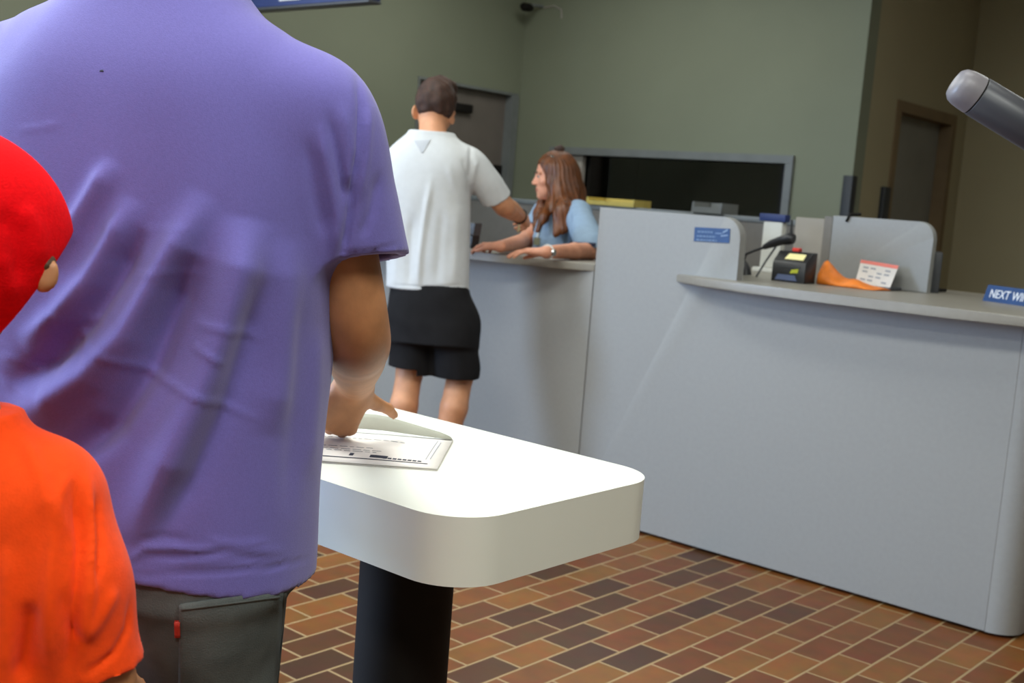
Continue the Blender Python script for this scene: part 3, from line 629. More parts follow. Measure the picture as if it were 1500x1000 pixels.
# ------------------------------------------------------------------ people: smooth-blended volumes turned into one continuous surface
def unit(v): v = np.array(v, float); return v/np.linalg.norm(v)
class Vol:
    def __init__(s, lo, hi, h):
        s.lo = np.array(lo, float); s.h = h
        s.n = np.ceil((np.array(hi, float)-s.lo)/h).astype(int)+1
        s.ax = [(s.lo[i]+h*np.arange(s.n[i])).astype(np.float32) for i in range(3)]
        s.F = np.full(s.n, 0.3, np.float32)
    def sub(s, lo, hi):
        i0 = np.clip(np.floor((np.array(lo)-s.lo)/s.h).astype(int), 0, s.n); i1 = np.clip(np.ceil((np.array(hi)-s.lo)/s.h).astype(int)+1, 0, s.n)
        return tuple(slice(a, max(a, b)) for a, b in zip(i0, i1))
    def grid(s, sl):
        return s.ax[0][sl[0]][:, None, None], s.ax[1][sl[1]][None, :, None], s.ax[2][sl[2]][None, None, :]
    def put(s, fn, lo, hi, k=0.0, mode='u', m=0.06):
        sl = s.sub(np.array(lo)-m, np.array(hi)+m)
        if any(q.stop <= q.start for q in sl): return
        d = np.broadcast_to(fn(*s.grid(sl)), s.F[sl].shape).astype(np.float32); f = s.F[sl]
        if mode == 'u':
            r = np.minimum(f, d)
            if k: hh = np.maximum(k-np.abs(f-d), 0)/k; r = r-hh*hh*k*0.25
        else:
            d = -d; r = np.maximum(f, d)
            if k: hh = np.maximum(k-np.abs(f-d), 0)/k; r = r+hh*hh*k*0.25
        s.F[sl] = r
    def cone(s, a, b, ra, rb, k=0.0, mode='u'):
        a = np.array(a, float); b = np.array(b, float); ba = b-a; l2 = ba@ba; rr = ra-rb; a2 = l2-rr*rr; il2 = 1/l2
        def fn(X, Y, Z):
            px, py, pz = X-a[0], Y-a[1], Z-a[2]
            y = px*ba[0]+py*ba[1]+pz*ba[2]; z = y-l2
            qx, qy, qz = px*l2-ba[0]*y, py*l2-ba[1]*y, pz*l2-ba[2]*y
            x2 = qx*qx+qy*qy+qz*qz; y2 = y*y*l2; z2 = z*z*l2
            kk = np.sign(rr)*rr*rr*x2
            d = (np.sqrt(x2*a2*il2)+y*rr)*il2-ra
            d = np.where(np.sign(y)*a2*y2 < kk, np.sqrt(x2+y2)*il2-ra, d)
            return np.where(np.sign(z)*a2*z2 > kk, np.sqrt(x2+z2)*il2-rb, d)
        r = max(ra, rb); s.put(fn, np.minimum(a, b)-r, np.maximum(a, b)+r, k, mode)
    def chain(s, P, R, k=0.02):
        for i in range(len(P)-1): s.cone(P[i], P[i+1], R[i], R[i+1], k)
    def ell(s, c, r, B=None, k=0.0, mode='u'):
        """ellipsoid at c with radii r along the rows of B"""
        c = np.array(c, float); r = np.array(r, float); B = np.eye(3) if B is None else np.array(B, float)
        def fn(X, Y, Z):
            px, py, pz = X-c[0], Y-c[1], Z-c[2]
            q = [(px*B[i, 0]+py*B[i, 1]+pz*B[i, 2]) for i in range(3)]
            k0 = np.sqrt(sum((q[i]/r[i])**2 for i in range(3))); k1 = np.sqrt(sum((q[i]/r[i]**2)**2 for i in range(3)))+1e-9
            return k0*(k0-1)/k1
        e = np.sqrt(((B*r[:, None])**2).sum(0)); s.put(fn, c-e, c+e, k, mode)
    def plane(s, p, n, mode='s'):
        """cut everything on the n side of the plane"""
        p = np.array(p, float); n = unit(n)
        X, Y, Z = s.grid((slice(None),)*3)
        s.F = np.maximum(s.F, (X-p[0])*n[0]+(Y-p[1])*n[1]+(Z-p[2])*n[2])
    def loft(s, base, r, f, T, e=2.3, k=0.0):
        """upright stack of rounded sections; rows of T: z, half width, half depth, sideways shift, forward shift"""
        T = np.array(T, float); base = np.array(base, float); zs = T[:, 0]
        m = max(T[:, 1].max()+abs(T[:, 3]).max(), T[:, 2].max()+abs(T[:, 4]).max())
        zz = np.linspace(zs[0], zs[-1], 200); C = [np.interp(zz, zs, T[:, j]) for j in range(1, 5)]
        for _ in range(3): C = [np.convolve(np.pad(c, 6, mode='edge'), np.ones(13)/13, 'valid') for c in C]
        def fn(X, Y, Z):
            z = Z-base[2]; A, Bq, cs, cf = [np.interp(z, zz, c) for c in C]
            u = (X-base[0])*r[0]+(Y-base[1])*r[1]-cs; v = (X-base[0])*f[0]+(Y-base[1])*f[1]-cf
            q = ((np.abs(u)/A)**e+(np.abs(v)/Bq)**e)**(1/e)
            d = (q-1)*np.minimum(A, Bq)
            g = np.gradient(d, s.h); gn = np.sqrt(g[0]**2+g[1]**2+g[2]**2)
            d = d/np.clip(gn, 0.5, 3)
            return np.maximum(d, np.maximum(zs[0]-z, z-zs[-1]))
        lo = np.array([base[0]-m*1.3, base[1]-m*1.3, base[2]+zs[0]]); hi = np.array([base[0]+m*1.3, base[1]+m*1.3, base[2]+zs[-1]])
        s.put(fn, lo, hi, k)
    def surf(s, smooth=2):
        F = s.F; F[0] = F[-1] = 0.1; F[:, 0] = F[:, -1] = 0.1; F[:, :, 0] = F[:, :, -1] = 0.1
        S = F < 0; nx, ny, nz = [q-1 for q in F.shape]
        cnt = np.zeros((nx, ny, nz), np.int8)
        for a in (0, 1):
            for b_ in (0, 1):
                for c in (0, 1): cnt += S[a:a+nx, b_:b_+ny, c:c+nz]
        mask = (cnt > 0) & (cnt < 8); I, J, K = np.nonzero(mask); n = len(I)
        idx = np.full(mask.shape, -1, np.int64); idx[mask] = np.arange(n)
        P = np.zeros((n, 3)); W = np.zeros(n)
        for ax in range(3):
            o1, o2 = [q for q in range(3) if q != ax]
            for a in (0, 1):
                for b_ in (0, 1):
                    o = [0, 0, 0]; o[o1] = a; o[o2] = b_; q = list(o); q[ax] = 1
                    fa = F[I+o[0], J+o[1], K+o[2]]; fb = F[I+q[0], J+q[1], K+q[2]]
                    cr = (fa < 0) != (fb < 0); t_ = np.where(cr, fa/np.where(cr, fa-fb, 1), 0)
                    p = np.zeros((n, 3)); p[:, o1] = a; p[:, o2] = b_; p[:, ax] = t_
                    P += p*cr[:, None]; W += cr
        V = (P/W[:, None]+np.stack([I, J, K], 1))*s.h+s.lo
        faces = []
        for ax in range(3):
            o1, o2 = (ax+1) % 3, (ax+2) % 3
            sl0 = [slice(1, -1)]*3; sl1 = [slice(1, -1)]*3; sl0[ax] = slice(0, -1); sl1[ax] = slice(1, None)
            A = S[tuple(sl0)]; B_ = S[tuple(sl1)]; cr = A != B_
            q = np.stack(np.nonzero(cr), 1); off = np.ones(3, int); off[ax] = 0; q = q+off; ins = A[cr]
            e1 = np.zeros(3, int); e1[o1] = 1; e2 = np.zeros(3, int); e2[o2] = 1
            g = lambda c: idx[c[:, 0], c[:, 1], c[:, 2]]
            fq = np.stack([g(q-e1-e2), g(q-e2), g(q), g(q-e1)], 1)
            fq[~ins] = fq[~ins][:, ::-1]; faces.append(fq)
        Fc = np.concatenate(faces); Fc = Fc[(Fc >= 0).all(1)]
        E_ = np.concatenate([Fc[:, [0, 1]], Fc[:, [1, 2]], Fc[:, [2, 3]], Fc[:, [3, 0]]])
        for _ in range(smooth):
            for lam in (0.5, -0.45):
                A = np.zeros_like(V); c = np.zeros(n)
                np.add.at(A, E_[:, 0], V[E_[:, 1]]); np.add.at(A, E_[:, 1], V[E_[:, 0]]); np.add.at(c, E_[:, 0], 1); np.add.at(c, E_[:, 1], 1)
                V = V+lam*(A/np.maximum(c, 1)[:, None]-V)
        return V, Fc
def normals(V, F):
    n = np.cross(V[F[:, 2]]-V[F[:, 0]], V[F[:, 3]]-V[F[:, 1]]); N = np.zeros_like(V)
    for k in range(4): np.add.at(N, F[:, k], n)
    return N/np.maximum(np.linalg.norm(N, axis=1), 1e-12)[:, None]
def seg_dist(P, pts):
    """distance of points P (n,2) to a polyline and the place along it (0..1)"""
    pts = np.array(pts, float); best = np.full(len(P), 1e9); tt = np.zeros(len(P)); m = len(pts)-1
    for i in range(m):
        a, b_ = pts[i], pts[i+1]; ab = b_-a; t_ = np.clip(((P-a)@ab)/(ab@ab), 0, 1); d = np.linalg.norm(P-a-t_[:, None]*ab, axis=1)
        up = d < best; best[up] = d[up]; tt[up] = (i+t_[up])/m
    return best, tt
def folds(V, F, lines, facing=True):
    """push cloth in and out along fold lines: (polyline, half width in px at the cloth, amplitude in m, taper)"""
    N = normals(V, F); P = projpx(V); view = CC-V; view /= np.linalg.norm(view, axis=1)[:, None]
    w = np.clip(((N*view).sum(1)+0.05)/0.25, 0, 1) if facing else np.ones(len(V)); D = np.zeros(len(V))
    for pts, hw, amp in lines:
        d, t_ = seg_dist(P, pts); D += amp*np.exp(-(d/hw)**2)*np.clip(np.minimum(t_, 1-t_)*5+0.05, 0, 1)
    return V+N*(D*w)[:, None]
def wrinkle(V, F, amp, scale, seed=0, stretch=(1, 1, 1)):
    rng = np.random.default_rng(seed); N = normals(V, F); D = np.zeros(len(V)); S_ = np.array(stretch)
    for i in range(10):
        kx = rng.normal(size=3); kx = kx/np.linalg.norm(kx)*scale*rng.uniform(0.6, 1.8)*S_; D += np.sin(V@kx+rng.uniform(0, 6.28))/10**0.5
    return V+N*(amp*D)[:, None]
def smooth_mesh(name, V, F, m, parent): return mesh(name, V, F, m, parent)

def limb(v, P, R_, k=0.03, n=14):
    """one smoothly bent, tapering limb through the joints P"""
    P = np.array(P, float); R_ = np.array(R_, float); m = len(P); Q = np.vstack([2*P[0]-P[1], P, 2*P[-1]-P[-2]]); out = []; rad = []
    L = [np.linalg.norm(P[i+1]-P[i]) for i in range(m-1)]
    for i in range(m-1):
        a, b_, c, d = Q[i], Q[i+1], Q[i+2], Q[i+3]; li = L[i]
        m1 = 0.5*((b_-a)/max(np.linalg.norm(b_-a), 1e-6)+(c-b_)/li)*li; m2 = 0.5*((c-b_)/li+(d-c)/max(np.linalg.norm(d-c), 1e-6))*li
        for j in range(n+(i == m-2)):
            t_ = j/n; h = (2*t_**3-3*t_**2+1, t_**3-2*t_**2+t_, -2*t_**3+3*t_**2, t_**3-t_**2)
            out.append(h[0]*b_+h[1]*m1+h[2]*c+h[3]*m2); rad.append(R_[i]+(R_[i+1]-R_[i])*(3*t_**2-2*t_**3))
    w = Vol(np.min(out, 0)-max(R_)-0.05, np.max(out, 0)+max(R_)+0.05, v.h)
    w.lo = v.lo+np.round((w.lo-v.lo)/v.h)*v.h; w.ax = [(w.lo[i]+w.h*np.arange(w.n[i])).astype(np.float32) for i in range(3)]
    for i in range(len(out)-1): w.cone(out[i], out[i+1], rad[i], rad[i+1], 0.0)
    o = np.round((w.lo-v.lo)/v.h).astype(int); s0 = np.maximum(o, 0); e0_ = np.minimum(o+w.n, v.n)
    if (e0_ <= s0).any(): return
    sv = tuple(slice(a, b_) for a, b_ in zip(s0, e0_)); sw = tuple(slice(a-q, b_-q) for a, b_, q in zip(s0, e0_, o))
    f = v.F[sv]; d = w.F[sw]; r = np.minimum(f, d); hh = np.maximum(k-np.abs(f-d), 0)/k; v.F[sv] = r-hh*hh*k*0.25

def hand(v, wrist, d, n, t, s=1.0, curl=(30, 35, 40, 45), spread=(6, 1, -4, -9), thumb=(35, 20), bend=0.0):
    """wrist point, d = towards the fingertips, n = out of the back of the hand, t = thumb side; curls in degrees"""
    d, n, t = unit(d), unit(n), unit(t); t = unit(t-d*(t@d)); n = unit(np.cross(d, t))*np.sign(np.cross(d, t)@n)
    wrist = np.array(wrist, float); kn = []
    for i, (lat, ln) in enumerate(((0.030, 0.088), (0.010, 0.092), (-0.010, 0.087), (-0.028, 0.078))):
        k_ = wrist+s*(d*ln+t*lat+n*(0.004-abs(lat)*0.12)); kn.append(k_)
        v.cone(wrist+s*(d*0.012+t*lat*0.62), k_, 0.0155*s, 0.0115*s, 0.014*s)
    v.ell(wrist+s*(d*0.048+t*0.0-n*0.004), np.array((0.046, 0.036, 0.0145))*s, np.array([d, t, n]), 0.012*s)
    for i, k_ in enumerate(kn):
        L = np.array((0.042, 0.027, 0.021))*s*(0.93, 1.03, 0.97, 0.78)[i]; R_ = np.array((0.0098, 0.0090, 0.0082, 0.0072))*s*(1, 1, 0.96, 0.86)[i]
        sp = math.radians(spread[i]); dd = unit(d*math.cos(sp)+t*math.sin(sp)); p = k_; a = 0
        for j in range(3):
            a += math.radians(curl[i])*(0.85, 1.0, 0.7)[j]; q = p+(dd*math.cos(a)-n*math.sin(a))*L[j]
            v.cone(p, q, R_[j], R_[j+1], 0.006*s if j == 0 else 0.003*s); p = q
    a1, a2 = math.radians(thumb[0]), math.radians(thumb[1])
    b0 = wrist+s*(d*0.022+t*0.022-n*0.004); t1 = unit(d*math.cos(a1)+t*math.sin(a1)-n*0.30); b1 = b0+t1*0.042*s
    t2 = unit(d*math.cos(a2)+t*math.sin(a2)-n*0.35); b2 = b1+t2*0.032*s; b3 = b2+unit(t2+d*0.3)*0.025*s
    v.cone(b0, b1, 0.016*s, 0.0118*s, 0.012*s); v.cone(b1, b2, 0.0115*s, 0.0098*s, 0.004*s); v.cone(b2, b3, 0.0098*s, 0.0078*s, 0.003*s)

def head(v, c, fwd, up, s=1.0, neck=None, neckr=0.055, female=False):
    """c = centre of the head; returns the head frame"""
    f = unit(fwd); u = unit(np.array(up)-f*(np.array(up)@f)); r = np.cross(f, u); B = np.array([r, f, u])
    G = lambda x, y, z: np.array(c)+s*(r*x+f*y+u*z)
    v.ell(G(0, -0.012, 0.032), np.array((0.074, 0.094, 0.084))*s, B)
    v.ell(G(0, 0.026, -0.030), np.array((0.060, 0.066, 0.078))*s, B, 0.03*s)
    v.ell(G(0, 0.055, -0.078), np.array((0.036, 0.034, 0.030))*s, B, 0.03*s)
    v.ell(G(0, 0.080, -0.098), np.array((0.016, 0.013, 0.013))*s, B, 0.02*s)
    for q in (-1, 1):
        v.ell(G(q*0.040, 0.062, -0.022), np.array((0.022, 0.020, 0.018))*s, B, 0.02*s)
        v.ell(G(q*0.032, 0.088, 0.006), np.array((0.017, 0.012, 0.011))*s, B, 0.012*s, 's')
        v.ell(G(q*0.030, 0.076, 0.004), np.array((0.0125, 0.0125, 0.0125))*s, B, 0.003*s)
        v.ell(G(q*0.030, 0.081, 0.022), np.array((0.024, 0.010, 0.006))*s, B, 0.012*s)
        v.ell(G(q*0.076, -0.010, -0.012), np.array((0.008, 0.019, 0.031))*s, np.array([unit(r*0.9-f*0.4*q*q+r*0), unit(f*0.9+r*0.35*q), u]), 0.006*s)
        v.ell(G(q*0.082, -0.004, -0.010), np.array((0.006, 0.009, 0.016))*s, B, 0.004*s, 's')
    v.cone(G(0, 0.083, 0.012), G(0, 0.106, -0.026), 0.008*s, 0.0115*s, 0.012*s)
    for q in (-1, 1): v.ell(G(q*0.011, 0.098, -0.031), np.array((0.008, 0.010, 0.007))*s, B, 0.006*s)
    v.ell(G(0, 0.086, -0.056), np.array((0.023, 0.010, 0.0065))*s, B, 0.008*s); v.ell(G(0, 0.084, -0.068), np.array((0.019, 0.010, 0.007))*s, B, 0.008*s)
    v.ell(G(0, 0.098, -0.0615), np.array((0.022, 0.008, 0.0018))*s, B, 0.003*s, 's')
    if neck is not None: v.cone(G(0, -0.030, -0.045), neck, neckr*0.98, neckr*1.08, 0.03)
    return G, r, f, u
def eyes(G, s, parent, r, f, u):
    for q in (-1, 1):
        bm = bmesh.new(); bmesh.ops.create_uvsphere(bm, u_segments=16, v_segments=12, radius=0.0112*s)
        b_ = MB(); c = G(q*0.030, 0.0785, 0.005)
        for v_ in bm.verts: v_.co = Vector(c)+v_.co
        b_.frombm(bm); o = b_.build('eye', M_eye, parent)
        bm = bmesh.new(); bmesh.ops.create_uvsphere(bm, u_segments=12, v_segments=8, radius=0.0056*s)
        b_ = MB(); c = c+f*0.0078*s
        for v_ in bm.verts: v_.co = Vector(c)+v_.co
        b_.frombm(bm); b_.build('iris', M_iris, o)
def brows(G, s, parent, m):
    for q in (-1, 1):
        b_ = MB(); b_.tube([G(q*0.013, 0.093, 0.022), G(q*0.030, 0.092, 0.028), G(q*0.047, 0.078, 0.024)], [0.0022*s, 0.0032*s, 0.0018*s], 8); b_.build('eyebrow', m, parent)
def bvh_of(o):
    me = o.data; off = np.array(world_loc(o)); V = np.array([v.co[:] for v in me.vertices])+off
    return BVHTree.FromPolygons(V.tolist(), [list(p.vertices) for p in me.polygons])
def patch(name, bvh, corners, m, parent, off=0.002, th=0.0015, nu=10, nv=10):
    """a piece of cloth sewn onto a surface: laid over the surface where the four corners are seen"""
    C4 = np.array(corners, float); V = []
    for i in range(nu+1):
        for j in range(nv+1):
            u, w_ = i/nu, j/nv; q = (C4[0]*(1-u)+C4[1]*u)*(1-w_)+(C4[3]*(1-u)+C4[2]*u)*w_
            d = unit(ray(*q)); h, n_, _, _ = bvh.ray_cast(Vector(CC), Vector(d))
            V.append((np.array(h), np.array(n_)) if h is not None else None)
    last = next(v_ for v_ in V if v_ is not None)
    for i in range(len(V)):
        if V[i] is None: V[i] = last
        last = V[i]
    top = [p+n_*(off+th) for p, n_ in V]; bot = [p+n_*(off-0.004) for p, n_ in V]; N = len(V); F = []
    for i in range(nu):
        for j in range(nv):
            q = [i*(nv+1)+j, i*(nv+1)+j+1, (i+1)*(nv+1)+j+1, (i+1)*(nv+1)+j]; F.append(q); F.append([N+k for k in q[::-1]])
    rim = [i*(nv+1) for i in range(nu+1)]+[nu*(nv+1)+j for j in range(1, nv+1)]+[i*(nv+1)+nv for i in range(nu-1, -1, -1)]+[j for j in range(nv-1, 0, -1)]
    for k in range(len(rim)): a_, b_ = rim[k], rim[(k+1) % len(rim)]; F.append([a_, b_, N+b_, N+a_])
    o = mesh(name, top+bot, F, m, parent)
    bm = bmesh.new(); bm.from_mesh(o.data); bmesh.ops.recalc_face_normals(bm, faces=bm.faces); bm.to_mesh(o.data); bm.free()
    return o
def shoe(v, heel, toe, w=0.05):
    v.cone(np.array(heel)+np.array([0, 0, 0.045]), np.array(toe)+np.array([0, 0, 0.032]), w*0.9, w*0.75, 0.02)

# ---- man in the purple T-shirt, standing at the writing table with his back to us
MZ = 1.48
mc = atd(222, 290, MZ); base = np.array([mc[0], mc[1], 0.0]); th = math.radians(27)
mf = np.array([-math.sin(th), math.cos(th), 0]); mr = np.array([math.cos(th), math.sin(th), 0]); uz = np.array([0, 0, 1.0])
ML = lambda s_, f_, z: base+mr*s_+mf*f_+uz*z
man = empty('person', base); tag(man, 'man seen from behind in a purple T-shirt and grey jeans, reaching to the white mailer', 'person')
shR = ML(0.205, 0.0, 1.375); elR = atd(524, 486, 1.53); kn_ = at(503, 630, 2, TH+0.035); kd_ = float((kn_-CC)@CF); wrR = atd(521, 560, kd_-0.03)
shL = ML(-0.205, 0.0, 1.392); elL = ML(-0.27, 0.10, 1.10); wrL = ML(-0.10, 0.34, 0.93)
lo = np.minimum.reduce([base-np.array([0.42, 0.42, 0]), wrR-0.2]); hi = np.maximum.reduce([base+np.array([0.42, 0.42, 1.84]), wrR+0.2]); lo[2] = 0.0
v = Vol(lo-0.01, hi+0.01, 0.0045)
v.chain([ML(0, -0.01, 0.97), ML(0, 0.02, 1.12), ML(0, -0.01, 1.30)], [0.115, 0.108, 0.10], 0.04)
for q in (-1, 1):
    v.chain([ML(q*0.07, 0.01, 1.12), ML(q*0.07, 0.0, 1.28)], [0.09, 0.09], 0.04)
    hp = ML(q*0.09, -0.01, 0.92); kn = ML(q*0.10, 0.02, 0.49); an = ML(q*0.11, -0.03, 0.09)
    v.chain([hp, kn, ML(q*0.105, -0.015, 0.34), an], [0.088, 0.056, 0.054, 0.04], 0.03)
    v.cone(an+uz*-0.03, an+mf*0.13-uz*0.045, 0.038, 0.03, 0.02)
v.chain([ML(-0.15, 0, 1.37), ML(0, 0.0, 1.42), ML(0.15, 0, 1.37)], [0.045, 0.06, 0.045], 0.04)
limb(v, [shR, elR+(shR-elR)*0.45, elR, elR+(wrR-elR)*0.35, wrR], [0.050, 0.047, 0.0425, 0.043, 0.031])
v.chain([shL+mr*0.02-uz*0.02, elL, wrL], [0.046, 0.042, 0.030], 0.012)
hd = unit(kn_-wrR-mr*0.02)
hand(v, wrR, hd, unit(mr*0.45-mf*0.75+uz*0.1), mr*0.80+mf*0.55, 0.98, curl=(52, 62, 66, 66), spread=(4, 1, -3, -7), thumb=(66, 72))
hand(v, wrL, mf+mr*0.5-uz*0.45, uz, mr, 1.05, curl=(25, 30, 32, 35))
HG, hr_, hf_, hu_ = head(v, ML(0.0, 0.075, 1.655), mf*0.92-uz*0.38, uz*0.92+mf*0.38, 1.0, ML(0, 0.0, 1.46), 0.058)
V, F = v.surf(3); smooth_mesh('body', V, F, M_skin1, man)
eyes(HG, 1.0, man, hr_, hf_, hu_); brows(HG, 1.0, man, M_hairk)
v = Vol(np.array(HG(0, 0, 0.03))-0.15, np.array(HG(0, 0, 0.03))+0.16, 0.005)
Bh = np.array([hr_, hf_, hu_])
v.ell(HG(0, -0.016, 0.042), (0.080, 0.098, 0.086), Bh); v.ell(HG(0, -0.045, -0.01), (0.070, 0.064, 0.065), Bh, 0.02)
v.ell(HG(0, 0.085, -0.03), (0.085, 0.075, 0.088), Bh, 0.01, 's'); v.ell(HG(0, -0.03, -0.115), (0.09, 0.12, 0.055), Bh, 0.01, 's')
V, F = v.surf(2); V = wrinkle(V, F, 0.0015, 260, 1); smooth_mesh('hair', V, F, M_hairk, man)
# shirt
v = Vol(ML(0, 0, 0)-np.array([0.46, 0.46, -0.70]), ML(0, 0, 0)+np.array([0.46, 0.46, 1.60]), 0.0048)
cuR = shR+(elR-shR)*0.69+CR*0.010; axR = unit(elR-shR); cnR = unit(CR*0.15-CU)
limb(v, [shR-mr*0.06-uz*0.0, shR+(cuR-shR)*0.15, shR+(cuR-shR)*0.6, cuR+axR*0.05], [0.072, 0.077, 0.078, 0.0775], 0.05)
cuL = shL+(elL-shL)*0.72; axL = unit(elL-shL)
limb(v, [shL+mr*0.06, shL+(cuL-shL)*0.15, shL+(cuL-shL)*0.6, cuL+axL*0.04], [0.072, 0.077, 0.077, 0.076], 0.05)
def cutend(v, p, ax, R_):
    def fn(X, Y, Z):
        h = (X-p[0])*ax[0]+(Y-p[1])*ax[1]+(Z-p[2])*ax[2]
        d2 = np.sqrt(np.maximum((X-p[0])**2+(Y-p[1])**2+(Z-p[2])**2-h*h, 0))
        return np.maximum(-h, d2-R_)
    v.put(fn, p-R_*1.2, p+R_*1.2+ax*0.02, 0, 's', 0.03)
    v.cone(p+ax*0.02, p-ax*0.025, R_*0.47, R_*0.46, 0.004, 's')
cutend(v, cuR, cnR, 0.125); cutend(v, cuL, axL, 0.115)
v.loft(base, mr, mf, [(0.72, 0.232, 0.174, 0, 0.005), (0.90, 0.230, 0.172, 0, 0.01), (1.05, 0.235, 0.172, 0, 0.018), (1.18, 0.241, 0.165, 0, 0.01), (1.28, 0.240, 0.150, 0, 0.0), (1.36, 0.222, 0.135, 0, -0.005), (1.41, 0.195, 0.118, 0, -0.005), (1.455, 0.148, 0.098, 0, 0.0), (1.495, 0.100, 0.082, 0, 0.005), (1.535, 0.078, 0.074, 0, 0.012)], 2.35, 0.035)
def hollow(X, Y, Z):
    u = (X-base[0])*mr[0]+(Y-base[1])*mr[1]; w_ = (X-base[0])*mf[0]+(Y-base[1])*mf[1]-0.015
    q = ((np.abs(u)/0.208)**2.2+(np.abs(w_)/0.146)**2.2)**(1/2.2)
    return np.maximum((q-1)*0.15, Z-0.80)
pA, pB = atd(255, 890, 1.325), atd(457, 874, 1.46); hn = np.cross(pB-pA, CF*np.array([1, 1, 0])+uz*0.0); hn = unit(hn); hn = hn if hn[2] < 0 else -hn
v.plane(pA, hn)
v.put(hollow, base+np.array([-0.3, -0.3, 0.74]), base+np.array([0.3, 0.3, 0.82]), 0, 's')
V, F = v.surf(3)
SHIRT_FOLDS = [
 ([(178, 800), (235, 668), (283, 550), (312, 465), (330, 390), (345, 320)], 34, 0.0125),
 ([(0, 610), (60, 590), (120, 550), (175, 490), (215, 420), (255, 345), (290, 285)], 25, 0.0085),
 ([(20, 505), (75, 465), (125, 410), (160, 350), (185, 290)], 18, 0.006),
 ([(40, 395), (95, 340), (130, 285), (160, 235)], 15, 0.0045),
 ([(60, 690), (150, 620), (205, 540), (240, 450), (272, 370)], 22, -0.009),
 ([(0, 560), (65, 530), (120, 470), (165, 400), (200, 330)], 16, -0.006),
 ([(215, 800), (275, 690), (318, 590), (345, 490), (362, 400)], 20, -0.005),
 ([(380, 640), (395, 540), (402, 440), (400, 350)], 26, 0.004),
 ([(120, 502), (165, 522), (210, 545), (255, 562), (300, 581), (345, 600), (380, 616)], 4.5, 0.0022),
 ([(280, 470), (318, 476), (350, 484), (386, 497)], 4, 0.0018), ([(282, 500), (305, 515), (328, 530)], 4, 0.0020),
 ([(0, 520), (30, 530), (55, 545)], 4, 0.0018), ([(100, 480), (125, 500), (140, 530)], 5, 0.0014), ([(60, 455), (105, 470), (150, 468)], 4, 0.0014),
 ([(0, 556), (30, 570), (60, 584)], 4, 0.0018), ([(25, 190), (60, 187), (90, 180)], 4, 0.0010), ([(195, 403), (250, 399), (310, 404)], 3.5, 0.0010),
 ([(200, 338), (240, 336), (290, 335)], 3, 0.0008),
 ([(522, 105), (529, 160), (527, 220), (518, 270), (512, 320), (505, 355), (496, 388)], 5, -0.006),
 ([(500, 150), (513, 220), (508, 280)], 7, 0.003), ([(466, 180), (480, 250), (494, 320), (490, 380)], 9, 0.005), ([(480, 160), (497, 240), (507, 300)], 6, -0.004),
 ([(448, 200), (460, 280), (476, 350)], 9, -0.003), ([(540, 150), (534, 230), (524, 300)], 7, 0.003), ([(556, 250), (545, 310), (530, 350)], 7, -0.003),
 ([(188, 822), (212, 803), (252, 801), (290, 806), (330, 800)], 4.5, 0.0028), ([(215, 812), (270, 815), (330, 812), (390, 815)], 4.5, -0.0025),
 ([(250, 822), (310, 818), (365, 808), (420, 806)], 4.5, 0.0022), ([(300, 790), (345, 798), (400, 793)], 5, 0.0018), ([(200, 790), (240, 786), (280, 793)], 5, -0.0018),
 ([(185, 843), (260, 841), (333, 837), (400, 831), (460, 816)], 2.6, -0.0022),
 ([(490, 372), (540, 370), (590, 358)], 3, -0.0022),
 ([(440, 420), (436, 520), (430, 640), (422, 760)], 14, -0.003), ([(468, 480), (462, 580), (452, 700)], 10, 0.003),
]
V = folds(V, F, [([(x_+b_*0.55*(b_ > 14), y_) for x_, y_ in a_], b_, c_*(2.9 if b_ > 14 else 1.3)) for a_, b_, c_ in SHIRT_FOLDS]); V = wrinkle(V, F, 0.0007, 40, 4); # hem: a little higher at the sides
shirt = smooth_mesh('shirt', V, F, M_purple, man)
bv = bvh_of(shirt)
pw = [(147.0, 103.2), (151.0, 102.2), (152.0, 105.0), (146.0, 105.0)]
patch('dark_speck', bv, pw, M_ink, shirt, 0.0002, 0.0006, 3, 3)
# jeans
v = Vol(ML(0, 0, 0)-np.array([0.36, 0.36, 0.0]), ML(0, 0, 0)+np.array([0.36, 0.36, 0.94]), 0.0055)
v.loft(base, mr, mf, [(0.76, 0.208, 0.146, 0.014, 0.0), (0.82, 0.204, 0.142, 0.012, 0.0), (0.90, 0.185, 0.125, 0, 0.0)], 2.3)
for q in (-1, 1):
    v.chain([ML(q*0.098+0.008, -0.02, 0.80), ML(q*0.105, 0.015, 0.49), ML(q*0.112, -0.01, 0.30), ML(q*0.115, -0.03, 0.06)], [0.098, 0.083, 0.074, 0.066], 0.04)
v.cone(ML(0.09, -0.03, 0.77), ML(0.09, -0.03, 0.74), 0.10, 0.10, 0.05); v.cone(ML(-0.09, -0.03, 0.77), ML(-0.09, -0.03, 0.74), 0.10, 0.10, 0.05)
v.plane(ML(0, 0, 0.045), -uz)
V, F = v.surf(3); V = wrinkle(V, F, 0.0016, 45, 7); jeans = smooth_mesh('jeans', V, F, M_denim, man)
bv = bvh_of(jeans)
patch('back_pocket', bv, [(263, 884), (412, 862), (398, 1060), (262, 1060)], M_denim, jeans, 0.0018, 0.0022, 20, 20)
pk = bvh_of(jeans)
patch('red_tab', pk, [(256, 908), (264, 908), (265, 930), (257, 930)], mat('red_label', rgb(176, 44, 30), 0.7), jeans, 0.004, 0.0015, 3, 4)
patch('pocket_stitching', pk, [(266, 889), (405, 872), (405, 874.5), (266, 892)], M_denims, jeans, 0.0045, 0.0008, 12, 2)
patch('side_seam', pk, [(414, 860), (418, 860), (404, 1000), (398, 1000)], M_denims, jeans, 0.0025, 0.001, 3, 12)
v = Vol(ML(0, 0, 0)-np.array([0.4, 0.4, 0.01]), ML(0, 0, 0)+np.array([0.4, 0.4, 0.14]), 0.006)
